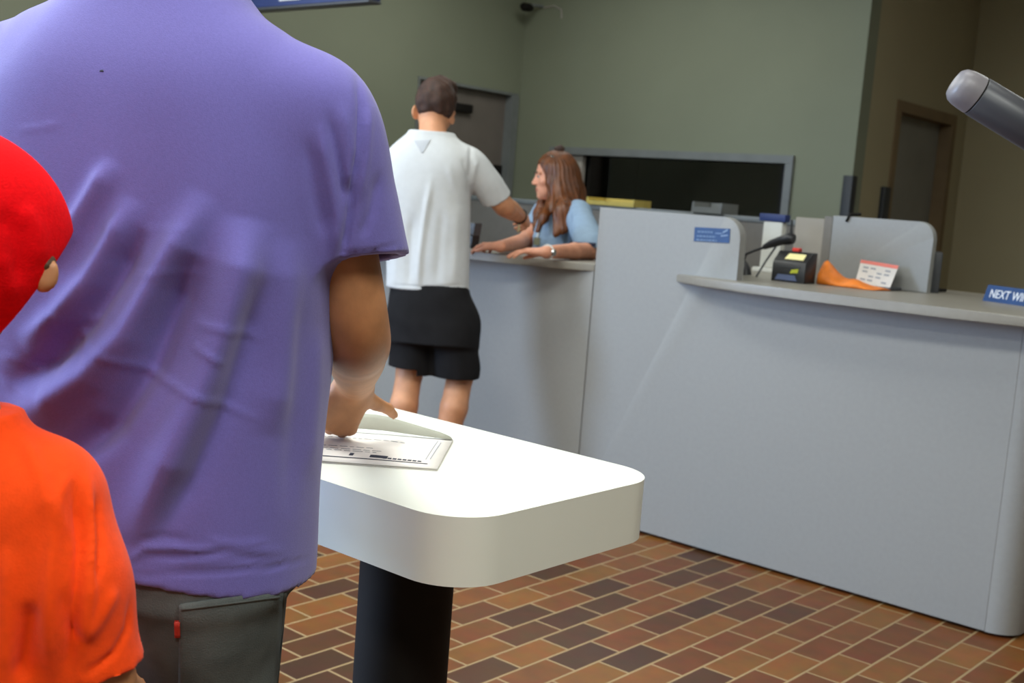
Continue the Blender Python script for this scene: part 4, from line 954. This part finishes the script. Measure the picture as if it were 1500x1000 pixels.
for q in (-1, 1): shoe(v, ML(q*0.115, -0.06, 0.0), ML(q*0.135, 0.17, 0.0), 0.05)
v.plane(ML(0, 0, 0.0), -uz); V, F = v.surf(2); V[:, 2] = np.maximum(V[:, 2], 0.0)
smooth_mesh('shoes', V, F, M_shoe, man)

# ---- child in the red cap and orange T-shirt
BZ = 1.10
bc = atd(-76, 640, BZ); base_b = np.array([bc[0], bc[1], 0.0]); th = math.radians(46)
bf = np.array([-math.sin(th), math.cos(th), 0]); br_ = np.array([math.cos(th), math.sin(th), 0])
BL = lambda s_, f_, z: base_b+br_*s_+bf*f_+uz*z
boy = empty('person', base_b); tag(boy, 'child in a red cap and bright orange T-shirt at the left edge of the picture', 'person')
hc = atd(-82, 384, BZ-0.002)
shR = BL(0.102, 0.0, 0.94); elR = atd(141, 993, BZ+0.005); wrR = elR+bf*0.14-uz*0.10+br_*0.01
shL = BL(-0.112, 0, 0.945); elL = BL(-0.165, 0.02, 0.80); wrL = BL(-0.15, 0.12, 0.66)
v = Vol(base_b-np.array([0.34, 0.34, 0.0]), base_b+np.array([0.36, 0.36, 1.42]), 0.005)
v.chain([BL(0, 0, 0.66), BL(0, 0.01, 0.80), BL(0, 0, 0.93)], [0.082, 0.08, 0.075], 0.04)
for q in (-1, 1):
    v.chain([BL(q*0.06, 0, 0.64), BL(q*0.07, 0.015, 0.34), BL(q*0.075, -0.02, 0.06)], [0.066, 0.044, 0.03], 0.02)
    v.cone(BL(q*0.075, -0.02, 0.035), BL(q*0.08, 0.09, 0.025), 0.03, 0.025, 0.02)
v.chain([BL(-0.10, 0, 0.945), BL(0, 0, 0.975), BL(0.10, 0, 0.945)], [0.038, 0.046, 0.038], 0.04)
v.chain([shR, elR, wrR], [0.036, 0.031, 0.024], 0.02); v.chain([shL, elL, wrL], [0.042, 0.034, 0.024], 0.02)
hand(v, wrR, bf*0.8-uz*0.5, br_, uz*0.6+bf, 0.78); hand(v, wrL, bf*0.6-uz*0.7, -br_, bf+uz*0.5, 0.78)
hf0 = unit(bf*0.97-br_*0.10+uz*0.10); hu0 = unit(uz*0.92+bf*0.0-CR*0.06)
HG, hr_, hf_, hu_ = head(v, hc, hf0, hu0, 0.87, BL(0, -0.005, 1.0), 0.044)
v.ell(atd(68, 404, BZ-0.005), (0.0125, 0.008, 0.017), np.array([unit(CR*0.9-CU*0.4), CF, unit(CU*0.9+CR*0.4)]), 0.006); v.ell(atd(67, 401, BZ-0.015), (0.006, 0.006, 0.009), np.array([CR, CF, CU]), 0.004, 's'); v.cone(atd(20, 400, BZ), atd(58, 400, BZ), 0.012, 0.007, 0.008)
V, F = v.surf(3); smooth_mesh('body', V, F, M_skin1, boy)
eyes(HG, 0.87, boy, hr_, hf_, hu_); brows(HG, 0.87, boy, M_hairk)
Bh = np.array([hr_, hf_, hu_])
v = Vol(np.array(hc)-0.15, np.array(hc)+0.16, 0.004)
v.ell(HG(0, -0.014, 0.030), np.array((0.076, 0.092, 0.083))*0.90, Bh); v.ell(HG(0, 0.085, -0.035), (0.09, 0.075, 0.075), Bh, 0.01, 's'); v.ell(HG(0, -0.02, -0.125), (0.1, 0.12, 0.07), Bh, 0.01, 's')
v.cone(HG(0.03, 0, 0.0), atd(64, 386, BZ-0.003), 0.020, 0.011, 0.01)
V, F = v.surf(2); V = wrinkle(V, F, 0.0012, 260, 2); smooth_mesh('hair', V, F, M_hairk, boy)
# cap: a felt dome whose lower edge runs from the brow down to the nape
v = Vol(np.array(hc)-0.2, np.array(hc)+0.22, 0.0035)
capc = atd(-98, 334, BZ)
eR = unit(atd(98, 358, BZ)-atd(20, 458, BZ)); vw = unit(capc-CC); eN = unit(np.cross(eR, vw)); eN = eN if eN@uz > 0 else -eN; eV = np.cross(eN, eR)
v.ell(capc, (0.107, 0.100, 0.102), np.array([br_, bf, uz]))
v.ell(atd(-28, 356, BZ), (0.062, 0.07, 0.066), np.array([CR, vw, np.cross(CR, vw)]), 0.05)
v.plane(atd(62, 412, BZ), -eN+eR*0.0)
V, F = v.surf(3)
V = folds(V, F, [([(0, 305), (22, 340), (30, 380), (28, 420)], 14, -0.005), ([(30, 300), (55, 340), (62, 390)], 14, 0.003), ([(0, 370), (14, 400), (18, 440)], 9, 0.002)])
cap = smooth_mesh('cap', V, F, M_cap, boy)
# brim at the back of the cap, hanging over the far shoulder
b = MB(); bc0 = capc-eR*0.085-eN*0.035; pts = []
V = []; F = []; n1, n2 = 12, 5
for s_ in (0.0, 0.004):
    for i in range(n1+1):
        a = math.pi*(i/n1-0.5)
        for j in range(n2+1):
            rr = 0.07+0.05*j/n2*math.cos(a)**0.5 if math.cos(a) > 0 else 0.07
            p = capc+eV*math.sin(a)*0.08-eR*(0.055+0.07*math.cos(a)*j/n2)-eN*(0.045+0.012*math.cos(a)*j/n2-s_); V.append(p)
N = (n1+1)*(n2+1)
for i in range(n1):
    for j in range(n2):
        q = [i*(n2+1)+j, (i+1)*(n2+1)+j, (i+1)*(n2+1)+j+1, i*(n2+1)+j+1]; F.append(q); F.append([N+k for k in q[::-1]])
rim = [i*(n2+1) for i in range(n1+1)]+[n1*(n2+1)+j for j in range(1, n2+1)]+[i*(n2+1)+n2 for i in range(n1-1, -1, -1)]+[j for j in range(n2-1, 0, -1)]
for k in range(len(rim)): a_, b_ = rim[k], rim[(k+1) % len(rim)]; F.append([b_, a_, N+a_, N+b_])
mesh('brim', V, F, M_cap, cap)
# orange shirt
v = Vol(base_b-np.array([0.36, 0.36, -0.52]), base_b+np.array([0.38, 0.38, 1.10]), 0.0042)
cuR = atd(138, 975, BZ+0.005); axR = unit(elR-shR)
s0 = atd(50, 742, BZ-0.005)
v.chain([BL(0.05, 0, 0.925), s0, atd(98, 855, BZ-0.01), cuR+axR*0.02], [0.064, 0.058, 0.049, 0.046], 0.04)
cuL = shL+(elL-shL)*0.85; v.chain([BL(-0.05, 0, 0.925), shL, cuL], [0.064, 0.060, 0.056], 0.04)
def cut2(v, p, ax, R_, ri):
    def fn(X, Y, Z):
        h = (X-p[0])*ax[0]+(Y-p[1])*ax[1]+(Z-p[2])*ax[2]
        d2 = np.sqrt(np.maximum((X-p[0])**2+(Y-p[1])**2+(Z-p[2])**2-h*h, 0))
        return np.maximum(-h, d2-R_)
    v.put(fn, p-R_*1.2, p+R_*1.2, 0, 's', 0.03); v.cone(p+ax*0.02, p-ax*0.03, ri, ri, 0.003, 's')
cut2(v, cuR, unit(axR+bf*0.25-br_*0.15), 0.085, 0.038); cut2(v, cuL, unit(elL-shL), 0.085, 0.046)
v.loft(base_b, br_, bf, [(0.56, 0.155, 0.125, 0, 0), (0.75, 0.152, 0.120, 0, 0.0), (0.87, 0.140, 0.110, 0, 0.0), (0.92, 0.128, 0.098, 0, 0), (0.965, 0.106, 0.084, 0, 0), (1.0, 0.084, 0.068, 0, -0.005), (1.02, 0.068, 0.062, 0, -0.006), (1.036, 0.064, 0.060, 0, -0.006)], 2.3, 0.03)
v.plane(BL(0, 0, 0.57), -uz)
V, F = v.surf(3)
V = folds(V, F, [
 ([(110, 700), (118, 800), (108, 900), (100, 990)], 8, -0.0075), ([(128, 690), (134, 780), (130, 880), (122, 960)], 8, 0.0060), ([(75, 700), (78, 800), (72, 900), (75, 1000)], 12, 0.0060),
 ([(45, 880), (38, 940), (32, 1000)], 14, -0.0090), ([(12, 800), (10, 900), (8, 1000)], 14, 0.0060), ([(140, 720), (145, 800), (140, 860)], 6, -0.0045),
 ([(35, 640), (60, 700), (70, 760)], 10, 0.0045), ([(192, 870), (188, 920), (170, 955), (145, 975), (120, 990)], 4, -0.0045), ([(125, 940), (150, 900), (170, 860)], 8, 0.0045), ([(100, 690), (85, 740), (95, 790)], 6, 0.0030), ([(90, 860), (100, 920), (130, 950)], 8, -0.0045)])
V = wrinkle(V, F, 0.0008, 50, 3); smooth_mesh('shirt', V, F, M_orange, boy)
v = Vol(base_b-np.array([0.28, 0.28, -0.30]), base_b+np.array([0.28, 0.28, 0.68]), 0.006)
v.loft(base_b, br_, bf, [(0.54, 0.14, 0.11, 0, 0), (0.66, 0.14, 0.105, 0, 0)], 2.3)
for q in (-1, 1): v.chain([BL(q*0.066, 0, 0.58), BL(q*0.078, 0.01, 0.36)], [0.08, 0.075], 0.03)
v.plane(BL(0, 0, 0.35), -uz); V, F = v.surf(2); smooth_mesh('shorts', V, F, M_cloth, boy)
v = Vol(base_b-np.array([0.25, 0.25, 0.01]), base_b+np.array([0.25, 0.25, 0.14]), 0.005)
for q in (-1, 1): shoe(v, BL(q*0.075, -0.04, 0.0), BL(q*0.085, 0.12, 0.0), 0.042)
v.plane(BL(0, 0, 0), -uz); V, F = v.surf(2); V[:, 2] = np.maximum(V[:, 2], 0); smooth_mesh('shoes', V, F, M_shoe, boy)

# ---- customer in the white T-shirt at the counter
WZ = 4.6
wc = atd(632, 420, WZ); base_w = np.array([wc[0], wc[1], 0.0]); th = math.radians(40)
wf_ = np.array([-math.sin(th), math.cos(th), 0]); wr_ = np.array([math.cos(th), math.sin(th), 0])
WL = lambda s_, f_, z: base_w+wr_*s_+wf_*f_+uz*z
cust = empty('person', base_w); tag(cust, 'young man in a white T-shirt and black shorts standing at the counter', 'person')
G_ = lambda px, py, dz=0.0: atd(px, py, WZ+dz)
hc = G_(637, 165, 0.06)
shR = G_(694, 238); shL = G_(576, 246)
elR = G_(737, 300, 0.06); wrR = G_(762, 317, 0.27)
elL = G_(560, 325, 0.10); wrL = WL(-0.06, 0.32, 1.08)
lo = base_w-np.array([0.45, 0.5, 0]); hi = base_w+np.array([0.50, 0.62, 1.80])
v = Vol(lo, hi, 0.005)
v.chain([G_(634, 425), G_(634, 330), G_(634, 250)], [0.095, 0.09, 0.085], 0.05)
for q in (-1, 1): v.chain([G_(634+q*18, 330), G_(634+q*24, 255)], [0.075, 0.075], 0.05)
v.chain([shL+(shR-shL)*0.08, G_(634, 216), shR+(shL-shR)*0.08], [0.036, 0.045, 0.036], 0.03)
legs = {}
for q, pts in ((-1, [(606, 440, 0), (600, 545, 0.03), (592, 592, -0.01), (590, 640, 0.0), (588, 700, 0.02)]), (1, [(664, 440, 0), (674, 550, 0.03), (665, 597, -0.015), (652, 650, 0.0), (636, 712, 0.0)])):
    P = [G_(*p) for p in pts]; P[-1][2] = 0.08; v.chain(P, [0.066, 0.052, 0.053, 0.047, 0.036], 0.015)
    an = P[-1]; legs[q] = an; v.cone(an-uz*0.035, an+wf_*0.14-uz*0.05, 0.034, 0.028, 0.02)
limb(v, [shR, elR, elR+(wrR-elR)*0.35, wrR], [0.040, 0.042, 0.040, 0.028])
v.chain([shL, elL, wrL], [0.044, 0.042, 0.028], 0.025)
hand(v, wrR, unit(G_(772, 322, 0.36)-wrR), unit(wr_+uz*0.6), unit(-wr_*0.5+uz), 0.95, curl=(38, 42, 46, 50), thumb=(40, 15))
hand(v, wrL, wf_*0.9+wr_*0.4-uz*0.25, uz, wr_, 0.95, curl=(15, 18, 20, 24))
hf0 = unit(wf_*0.98-wr_*0.02-uz*0.22)
HG, hr_, hf_, hu_ = head(v, hc, hf0, uz+wf_*0.22+wr_*0.06, 0.98, G_(633, 214), 0.053)
V, F = v.surf(3); smooth_mesh('body', V, F, M_skin2, cust)
eyes(HG, 0.98, cust, hr_, hf_, hu_); brows(HG, 0.98, cust, M_hairb)
Bh = np.array([hr_, hf_, hu_])
v = Vol(np.array(hc)-0.15, np.array(hc)+0.17, 0.004)
v.ell(HG(0, -0.012, 0.048), (0.082, 0.102, 0.088), Bh); v.ell(HG(0, -0.05, 0.012), (0.073, 0.060, 0.060), Bh, 0.02); v.ell(HG(0.008, 0.02, 0.118), (0.066, 0.066, 0.034), Bh, 0.02)
v.ell(HG(0, 0.10, -0.03), (0.10, 0.085, 0.085), Bh, 0.01, 's'); v.ell(HG(0, -0.04, -0.105), (0.12, 0.12, 0.078), Bh, 0.02, 's')
V, F = v.surf(2); V = wrinkle(V, F, 0.003, 130, 5); smooth_mesh('hair', V, F, M_hairb, cust)
v = Vol(lo+np.array([0, 0, 0.8]), hi-np.array([0, 0, 0.2]), 0.005)
C0 = G_(632, 300); Tw = []
zf = lambda py: G_(632, py)[2]
for py, l_, r__, dep in ((424, 566, 688, 0.115), (400, 566, 688, 0.115), (360, 565, 688, 0.118), (320, 562, 688, 0.122), (280, 559, 690, 0.125), (250, 560, 696, 0.122), (232, 564, 698, 0.115), (216, 574, 692, 0.10), (205, 588, 679, 0.088), (199, 598, 668, 0.078), (193, 604, 660, 0.070)):
    ctr = G_(632, py); mid = G_((l_+r__)/2, py); sft = (mid-np.array([base_w[0], base_w[1], mid[2]]))
    hw = (r__-l_)/2*WZ/FPX
    Tw.append((ctr[2], hw, dep, sft@wr_, sft@wf_))
cuR = G_(727, 290, 0.055); axR = unit(elR-shR+CR*0.02)
limb(v, [G_(662, 232), G_(690, 240), G_(708, 262, 0.02), cuR+axR*0.02], [0.050, 0.062, 0.062, 0.061], 0.05)
cuL = shL+(elL-shL)*0.75; limb(v, [G_(604, 236), G_(580, 246), cuL], [0.052, 0.060, 0.062], 0.05)
cut2(v, cuR, unit(G_(731, 296, 0.06)-G_(715, 262, 0.0)), 0.10, 0.043); cut2(v, cuL, unit(elL-shL), 0.10, 0.048)
v.loft(base_w*np.array([1, 1, 0]), wr_, wf_, Tw, 2.4, 0.03)
V, F = v.surf(3)
V = folds(V, F, [([(612, 425), (614, 380), (622, 320), (632, 260)], 5, 0.008), ([(598, 425), (600, 370), (606, 310)], 6, -0.006), ([(640, 420), (644, 360), (650, 300)], 7, -0.004), ([(664, 420), (668, 360), (670, 300)], 7, 0.005),
 ([(690, 205), (689, 235), (687, 262), (688, 290)], 3.5, -0.006), ([(700, 230), (694, 255), (690, 275)], 3.5, 0.004), ([(677, 232), (682, 250), (686, 262)], 3, -0.004), ([(580, 300), (582, 360), (578, 420)], 6, 0.005),
 ([(572, 417), (620, 420), (688, 417)], 1.6, -0.003), ([(655, 240), (665, 270), (680, 300)], 5, 0.003)])
V = wrinkle(V, F, 0.0015, 30, 8); tee = smooth_mesh('shirt', V, F, M_whitetee, cust)
bv = bvh_of(tee)
patch('neck_patch', bv, [(607, 206), (631, 205), (620, 224), (617, 224)], mat('grey_white_jersey', rgb(180, 183, 188), 0.85), tee, 0.0012, 0.0005, 12, 12)
v = Vol(lo+np.array([0, 0, 0.4]), base_w+np.array([0.45, 0.5, 1.0]), 0.005)
Ts = []
for py, l_, r__, dep in ((500, 572, 699, 0.135), (470, 570, 699, 0.135), (440, 570, 693, 0.125), (415, 572, 686, 0.112)):
    ctr = G_(632, py); mid = G_((l_+r__)/2, py); sft = mid-np.array([base_w[0], base_w[1], mid[2]]); Ts.append((ctr[2], (r__-l_)/2*WZ/FPX, dep, sft@wr_, sft@wf_))
v.loft(base_w*np.array([1, 1, 0]), wr_, wf_, Ts, 2.4)
v.chain([G_(604, 470), G_(601, 540), G_(600, 556)], [0.098, 0.082, 0.082], 0.03); v.chain([G_(664, 470), G_(668, 540), G_(667, 566)], [0.105, 0.088, 0.086], 0.03)
pL, pR = G_(600, 538), G_(670, 552)
X, Y, Z = v.grid((slice(None),)*3)
side = (X-G_(634, 540)[0])*wr_[0]+(Y-G_(634, 540)[1])*wr_[1]
v.F = np.maximum(v.F, np.where(side < -0.055, pL[2], pR[2])-Z)
v.chain([pL-uz*0.02, pL+uz*0.03], [0.066, 0.066]) if False else None
for p in (pL, pR): v.cone(p-uz*0.03, p+uz*0.02, 0.068, 0.066, 0.004, 's')
V, F = v.surf(3); V = wrinkle(V, F, 0.0025, 28, 9); smooth_mesh('shorts', V, F, M_short, cust)
v = Vol(base_w-np.array([0.4, 0.4, 0.01]), base_w+np.array([0.4, 0.5, 0.16]), 0.006)
for q in (-1, 1): an = legs[q]*np.array([1, 1, 0]); shoe(v, an-wf_*0.045, an+wf_*0.18, 0.048)
v.plane(base_w, -uz); V, F = v.surf(2); V[:, 2] = np.maximum(V[:, 2], 0); smooth_mesh('shoes', V, F, M_whitepl, cust)
b = MB(); wv = unit(wrR-elR); p = wrR-wv*0.012; a_ = unit(np.cross(wv, uz)); b_ = np.cross(wv, a_)
ring = [p+0.0315*(math.cos(q)*a_+math.sin(q)*b_) for q in np.linspace(0, 2*math.pi, 25)]; b.tube(ring, 0.0035, 8, cap=False); br = b.build('bracelet', M_blackpl, cust)
b = MB(); lp = p-uz*0.034; b.tube([lp, lp-uz*0.02+CR*0.003, lp-uz*0.035], [0.003, 0.006, 0.003], 8); b.build('charm', mat('pale_bead', rgb(200, 196, 150)), br)

# ---- clerk behind the counter
KZ = 5.42
G_ = lambda px, py, dz=0.0: atd(px, py, KZ+dz)
hc = G_(811, 258, 0.10); kb = G_(822, 420, 0.10); base_k = np.array([kb[0], kb[1], 0.0])
kf = unit(np.array([-0.93, -0.36, 0])); kr = np.cross(kf, uz)
clerk = empty('person', base_k); tag(clerk, 'woman clerk with long auburn hair and a light blue top behind the counter', 'person')
nearS = G_(846, 315, -0.02); farS = G_(800, 312, 0.24)
nearE = at(862, 369, 2, CT+0.05); nearE = atd(866, 372, 5.05); nearE[2] = CT+0.038
nearW = at(800, 369, 2, CT+0.034); nearT = at(760, 367, 2, CT+0.03)
farE = G_(770, 352, 0.18); farW = at(733, 361, 2, CT+0.034)
lo = np.minimum.reduce([base_k-0.35, nearT-0.15, farW-0.22]); hi = np.maximum.reduce([base_k+0.35, nearE+0.15, nearS+0.15]); lo[2] = 0.42; hi[2] = 1.58
v = Vol(lo, hi, 0.005)
chest = (nearS+farS)/2
pel = np.array([base_k[0], base_k[1], 0.66])
v.chain([pel, pel*0.5+chest*0.5-uz*0.05, chest-uz*0.10], [0.13, 0.105, 0.105], 0.05)
v.chain([nearS, chest+uz*0.02, farS], [0.048, 0.058, 0.048], 0.05)
v.chain([nearS, nearE, nearE+(nearW-nearE)*0.4, nearW], [0.046, 0.036, 0.034, 0.025], 0.015)
v.chain([farS, farE, farW], [0.046, 0.037, 0.025], 0.02)
hand(v, nearW, unit(nearT-nearW), uz, unit(np.cross(nearT-nearW, uz))*1.0, 0.9, curl=(12, 14, 16, 18), thumb=(30, 12))
hand(v, farW, unit(at(714, 360, 2, CT+0.03)-farW), uz, kf+kr*0.2, 0.9, curl=(20, 24, 28, 30), thumb=(35, 15))
hf0 = unit(-CR*0.965-CF*0.16-uz*0.10+np.array([0, 0, 0]))
HG, hr_, hf_, hu_ = head(v, hc, hf0, uz, 0.92, chest+uz*0.03-kf*0.01, 0.048, True)
for q in (-1, 1): v.chain([pel+kr*q*0.08, pel+kr*q*0.10+kf*0.36-uz*0.02, pel+kr*q*0.10+kf*0.36-uz*0.22], [0.085, 0.06, 0.045], 0.03)
V, F = v.surf(3); smooth_mesh('body', V, F, M_skin3, clerk)
eyes(HG, 0.92, clerk, hr_, hf_, hu_); brows(HG, 0.92, clerk, M_hairb)
b = MB(); b.tube([HG(-0.017, 0.093, -0.060), HG(0, 0.0975, -0.0575), HG(0.017, 0.093, -0.060)], [0.001, 0.0028, 0.001], 8); b.tube([HG(-0.017, 0.092, -0.0645), HG(0, 0.0965, -0.0665), HG(0.017, 0.092, -0.0645)], [0.001, 0.003, 0.001], 8); b.build('lips', M_lip, clerk)
Bh = np.array([hr_, hf_, hu_])
v = Vol(np.minimum(hc-0.2, G_(760, 380)-0.1), np.maximum(hc+0.2, G_(880, 220)+0.1), 0.004)
v.ell(HG(0, -0.020, 0.034), (0.083, 0.096, 0.088), Bh); v.ell(HG(0, -0.045, -0.03), (0.083, 0.072, 0.10), Bh, 0.03)
v.ell(HG(0, 0.085, -0.045), (0.064, 0.075, 0.105), Bh, 0.012, 's')
sgn = -1 if (HG(1, 0, 0)-HG(0, 0, 0))@CF > 0 else 1        # the side of the head turned to us
# curtain of hair: near side over the shoulder, back, and a lock in front
v.chain([HG(sgn*0.066, -0.010, 0.03), HG(sgn*0.084, -0.010, -0.06), G_(825, 310, -0.04), G_(815, 342, -0.07)], [0.036, 0.042, 0.042, 0.018], 0.03)
v.chain([HG(sgn*0.055, -0.055, 0.02), HG(sgn*0.07, -0.060, -0.07), G_(838, 312, -0.02), G_(828, 336, -0.07)], [0.042, 0.045, 0.038, 0.018], 0.03)
v.chain([HG(0, -0.085, 0.0), HG(0.0, -0.095, -0.10), G_(846, 300, 0.10)], [0.05, 0.055, 0.04], 0.03)
v.chain([HG(sgn*0.060, 0.030, 0.05), HG(sgn*0.073, 0.028, -0.03), HG(sgn*0.07, 0.02, -0.10), G_(797, 318, -0.02), G_(787, 338, -0.04)], [0.016, 0.020, 0.026, 0.022, 0.010], 0.02)
v.chain([HG(-sgn*0.060, 0.0, 0.05), HG(-sgn*0.075, 0.01, -0.05), G_(790, 312, 0.16), G_(783, 336, 0.10)], [0.03, 0.03, 0.026, 0.010], 0.02)
V, F = v.surf(3); N_ = normals(V, F)
ang = np.arctan2((V-hc)@hr_, (V-hc)@hf_); V = V+N_*(0.0016*np.sin(ang*34+2*np.sin((V-hc)[:, 2]*18))+0.001*np.sin(ang*71))[:, None]
hair = smooth_mesh('hair', V, F, M_haira, clerk)
p = HG(sgn*0.062, 0.012, 0.098)
b = MB(); b.tube([p-hf_*0.010-uz*0.004, p, p+hf_*0.008+uz*0.006], [0.003, 0.0055, 0.003], 10); b.build('sunglasses_glint', M_metal, hair)  # silver bead stands in for the glint of sunglasses on her head
b = MB(); b.tube([HG(0.0, -0.02, 0.125), HG(0.0, -0.045, 0.130), HG(0, -0.06, 0.122)], [0.02, 0.026, 0.018], 16); b.build('hair_bun', M_hairb, hair)
# blue top
v = Vol(lo, hi, 0.005)
v.chain([pel+uz*0.02, pel*0.45+chest*0.55-uz*0.06, chest-uz*0.09], [0.150, 0.128, 0.124], 0.06)
for q, sp in ((0, nearS), (1, farS)): v.chain([chest-uz*0.11+kf*0.055+(sp-chest)*0.45, chest-uz*0.14+kf*0.075+(sp-chest)*0.45], [0.07, 0.075], 0.05)
v.chain([nearS, chest+uz*0.015, farS], [0.062, 0.068, 0.060], 0.05)
cuN = nearE+uz*0.014; limb(v, [nearS-CF*0.0, (nearS+cuN)/2, cuN], [0.062, 0.066, 0.064], 0.03); cut2(v, cuN, unit(-uz+CR*0.12), 0.09, 0.018)
cuF = farS+(farE-farS)*0.62; v.chain([farS, cuF], [0.062, 0.064], 0.03); cut2(v, cuF, unit(farE-farS), 0.10, 0.05)
v.cone(chest+uz*0.10+kf*0.06, chest+uz*0.02+kf*0.08, 0.065, 0.05, 0.01, 's')
V, F = v.surf(3)
V = folds(V, F, [([(836, 308), (832, 335), (830, 368)], 3, -0.008), ([(843, 315), (842, 345), (846, 365)], 4, 0.004), ([(775, 345), (800, 350), (825, 345)], 4, 0.004), ([(770, 355), (800, 362), (828, 356)], 3, -0.004), ([(815, 330), (822, 350), (828, 366)], 3, 0.003)])
V = wrinkle(V, F, 0.0015, 40, 11); top = smooth_mesh('blouse', V, F, M_bluetee, clerk)
bv = bvh_of(top)
patch('sleeve_trim', bv, [(834, 354), (872, 356), (872, 361), (834, 359)], mat('dark_navy_trim', rgb(40, 44, 66), 0.8), top, 0.002, 0.002, 14, 3)
# lanyard, watch
b = MB(); pts = []
for q in ((799, 304), (797, 318), (793, 332), (788, 348)):
    d = unit(ray(*q)); h, n_, _, _ = bv.ray_cast(Vector(CC), Vector(d)); pts.append(np.array(h)+np.array(n_)*0.006 if h is not None else G_(q[0], q[1], -0.02))
b.tube(pts, 0.0045, 8); ly = b.build('lanyard', M_whitepl, clerk)
b = MB(); e_ = pts[-1]; vx = unit(np.cross(uz, e_-CC)); nn = -unit(e_-CC)
Pq = [e_+vx*a__*0.02-uz*c__*0.035+nn*0.006 for a__, c__ in ((-.7, 0.05), (.7, 0.05), (.7, 1), (-.7, 1))]
quad('badge', Pq, mat('olive_badge', rgb(120, 120, 96)), ly, 0.003, nn)
wv = unit(nearW-nearE); p = nearW-wv*0.012; a_ = unit(np.cross(wv, uz)); b_ = np.cross(wv, a_); b = MB()
b.tube([p+0.0275*(math.cos(q)*a_+math.sin(q)*b_) for q in np.linspace(0, 2*math.pi, 25)], 0.0035, 8, cap=False); wt = b.build('watch_strap', M_whitepl, clerk)
b = MB(); b.tube([p+a_*0.024, p+a_*0.033] if (a_@-CF) > 0 else [p-a_*0.024, p-a_*0.033], 0.013, 18); b.build('watch_face', M_metal, wt)
v = Vol(np.array([lo[0], lo[1], 0.42]), np.array([hi[0], hi[1], 0.80]), 0.008)
v.chain([pel-uz*0.0, pel-uz*0.02], [0.155, 0.15], 0.03)
for q in (-1, 1): v.chain([pel+kr*q*0.085, pel+kr*q*0.10+kf*0.36-uz*0.02], [0.10, 0.075], 0.04)
V, F = v.surf(2); smooth_mesh('trousers', V, F, M_cloth, clerk)
# the high stool she sits on
stool = empty('counter_stool', base_k); tag(stool, 'dark counter stool under the clerk behind the counter', 'stool')
b = MB(); b.tube([base_k+uz*0.47, base_k+uz*0.48, base_k+uz*0.51, base_k+uz*0.515], [0.17, 0.185, 0.185, 0.17], 28); b.build('seat', M_blackpl, stool)
b = MB(); b.tube([base_k+uz*0.03, base_k+uz*0.47], 0.025, 16); b.build('column', M_metal, stool)
b = MB(); b.tube([base_k+uz*0.0, base_k+uz*0.02, base_k+uz*0.035], [0.22, 0.22, 0.04], 28); b.build('base', M_black, stool)
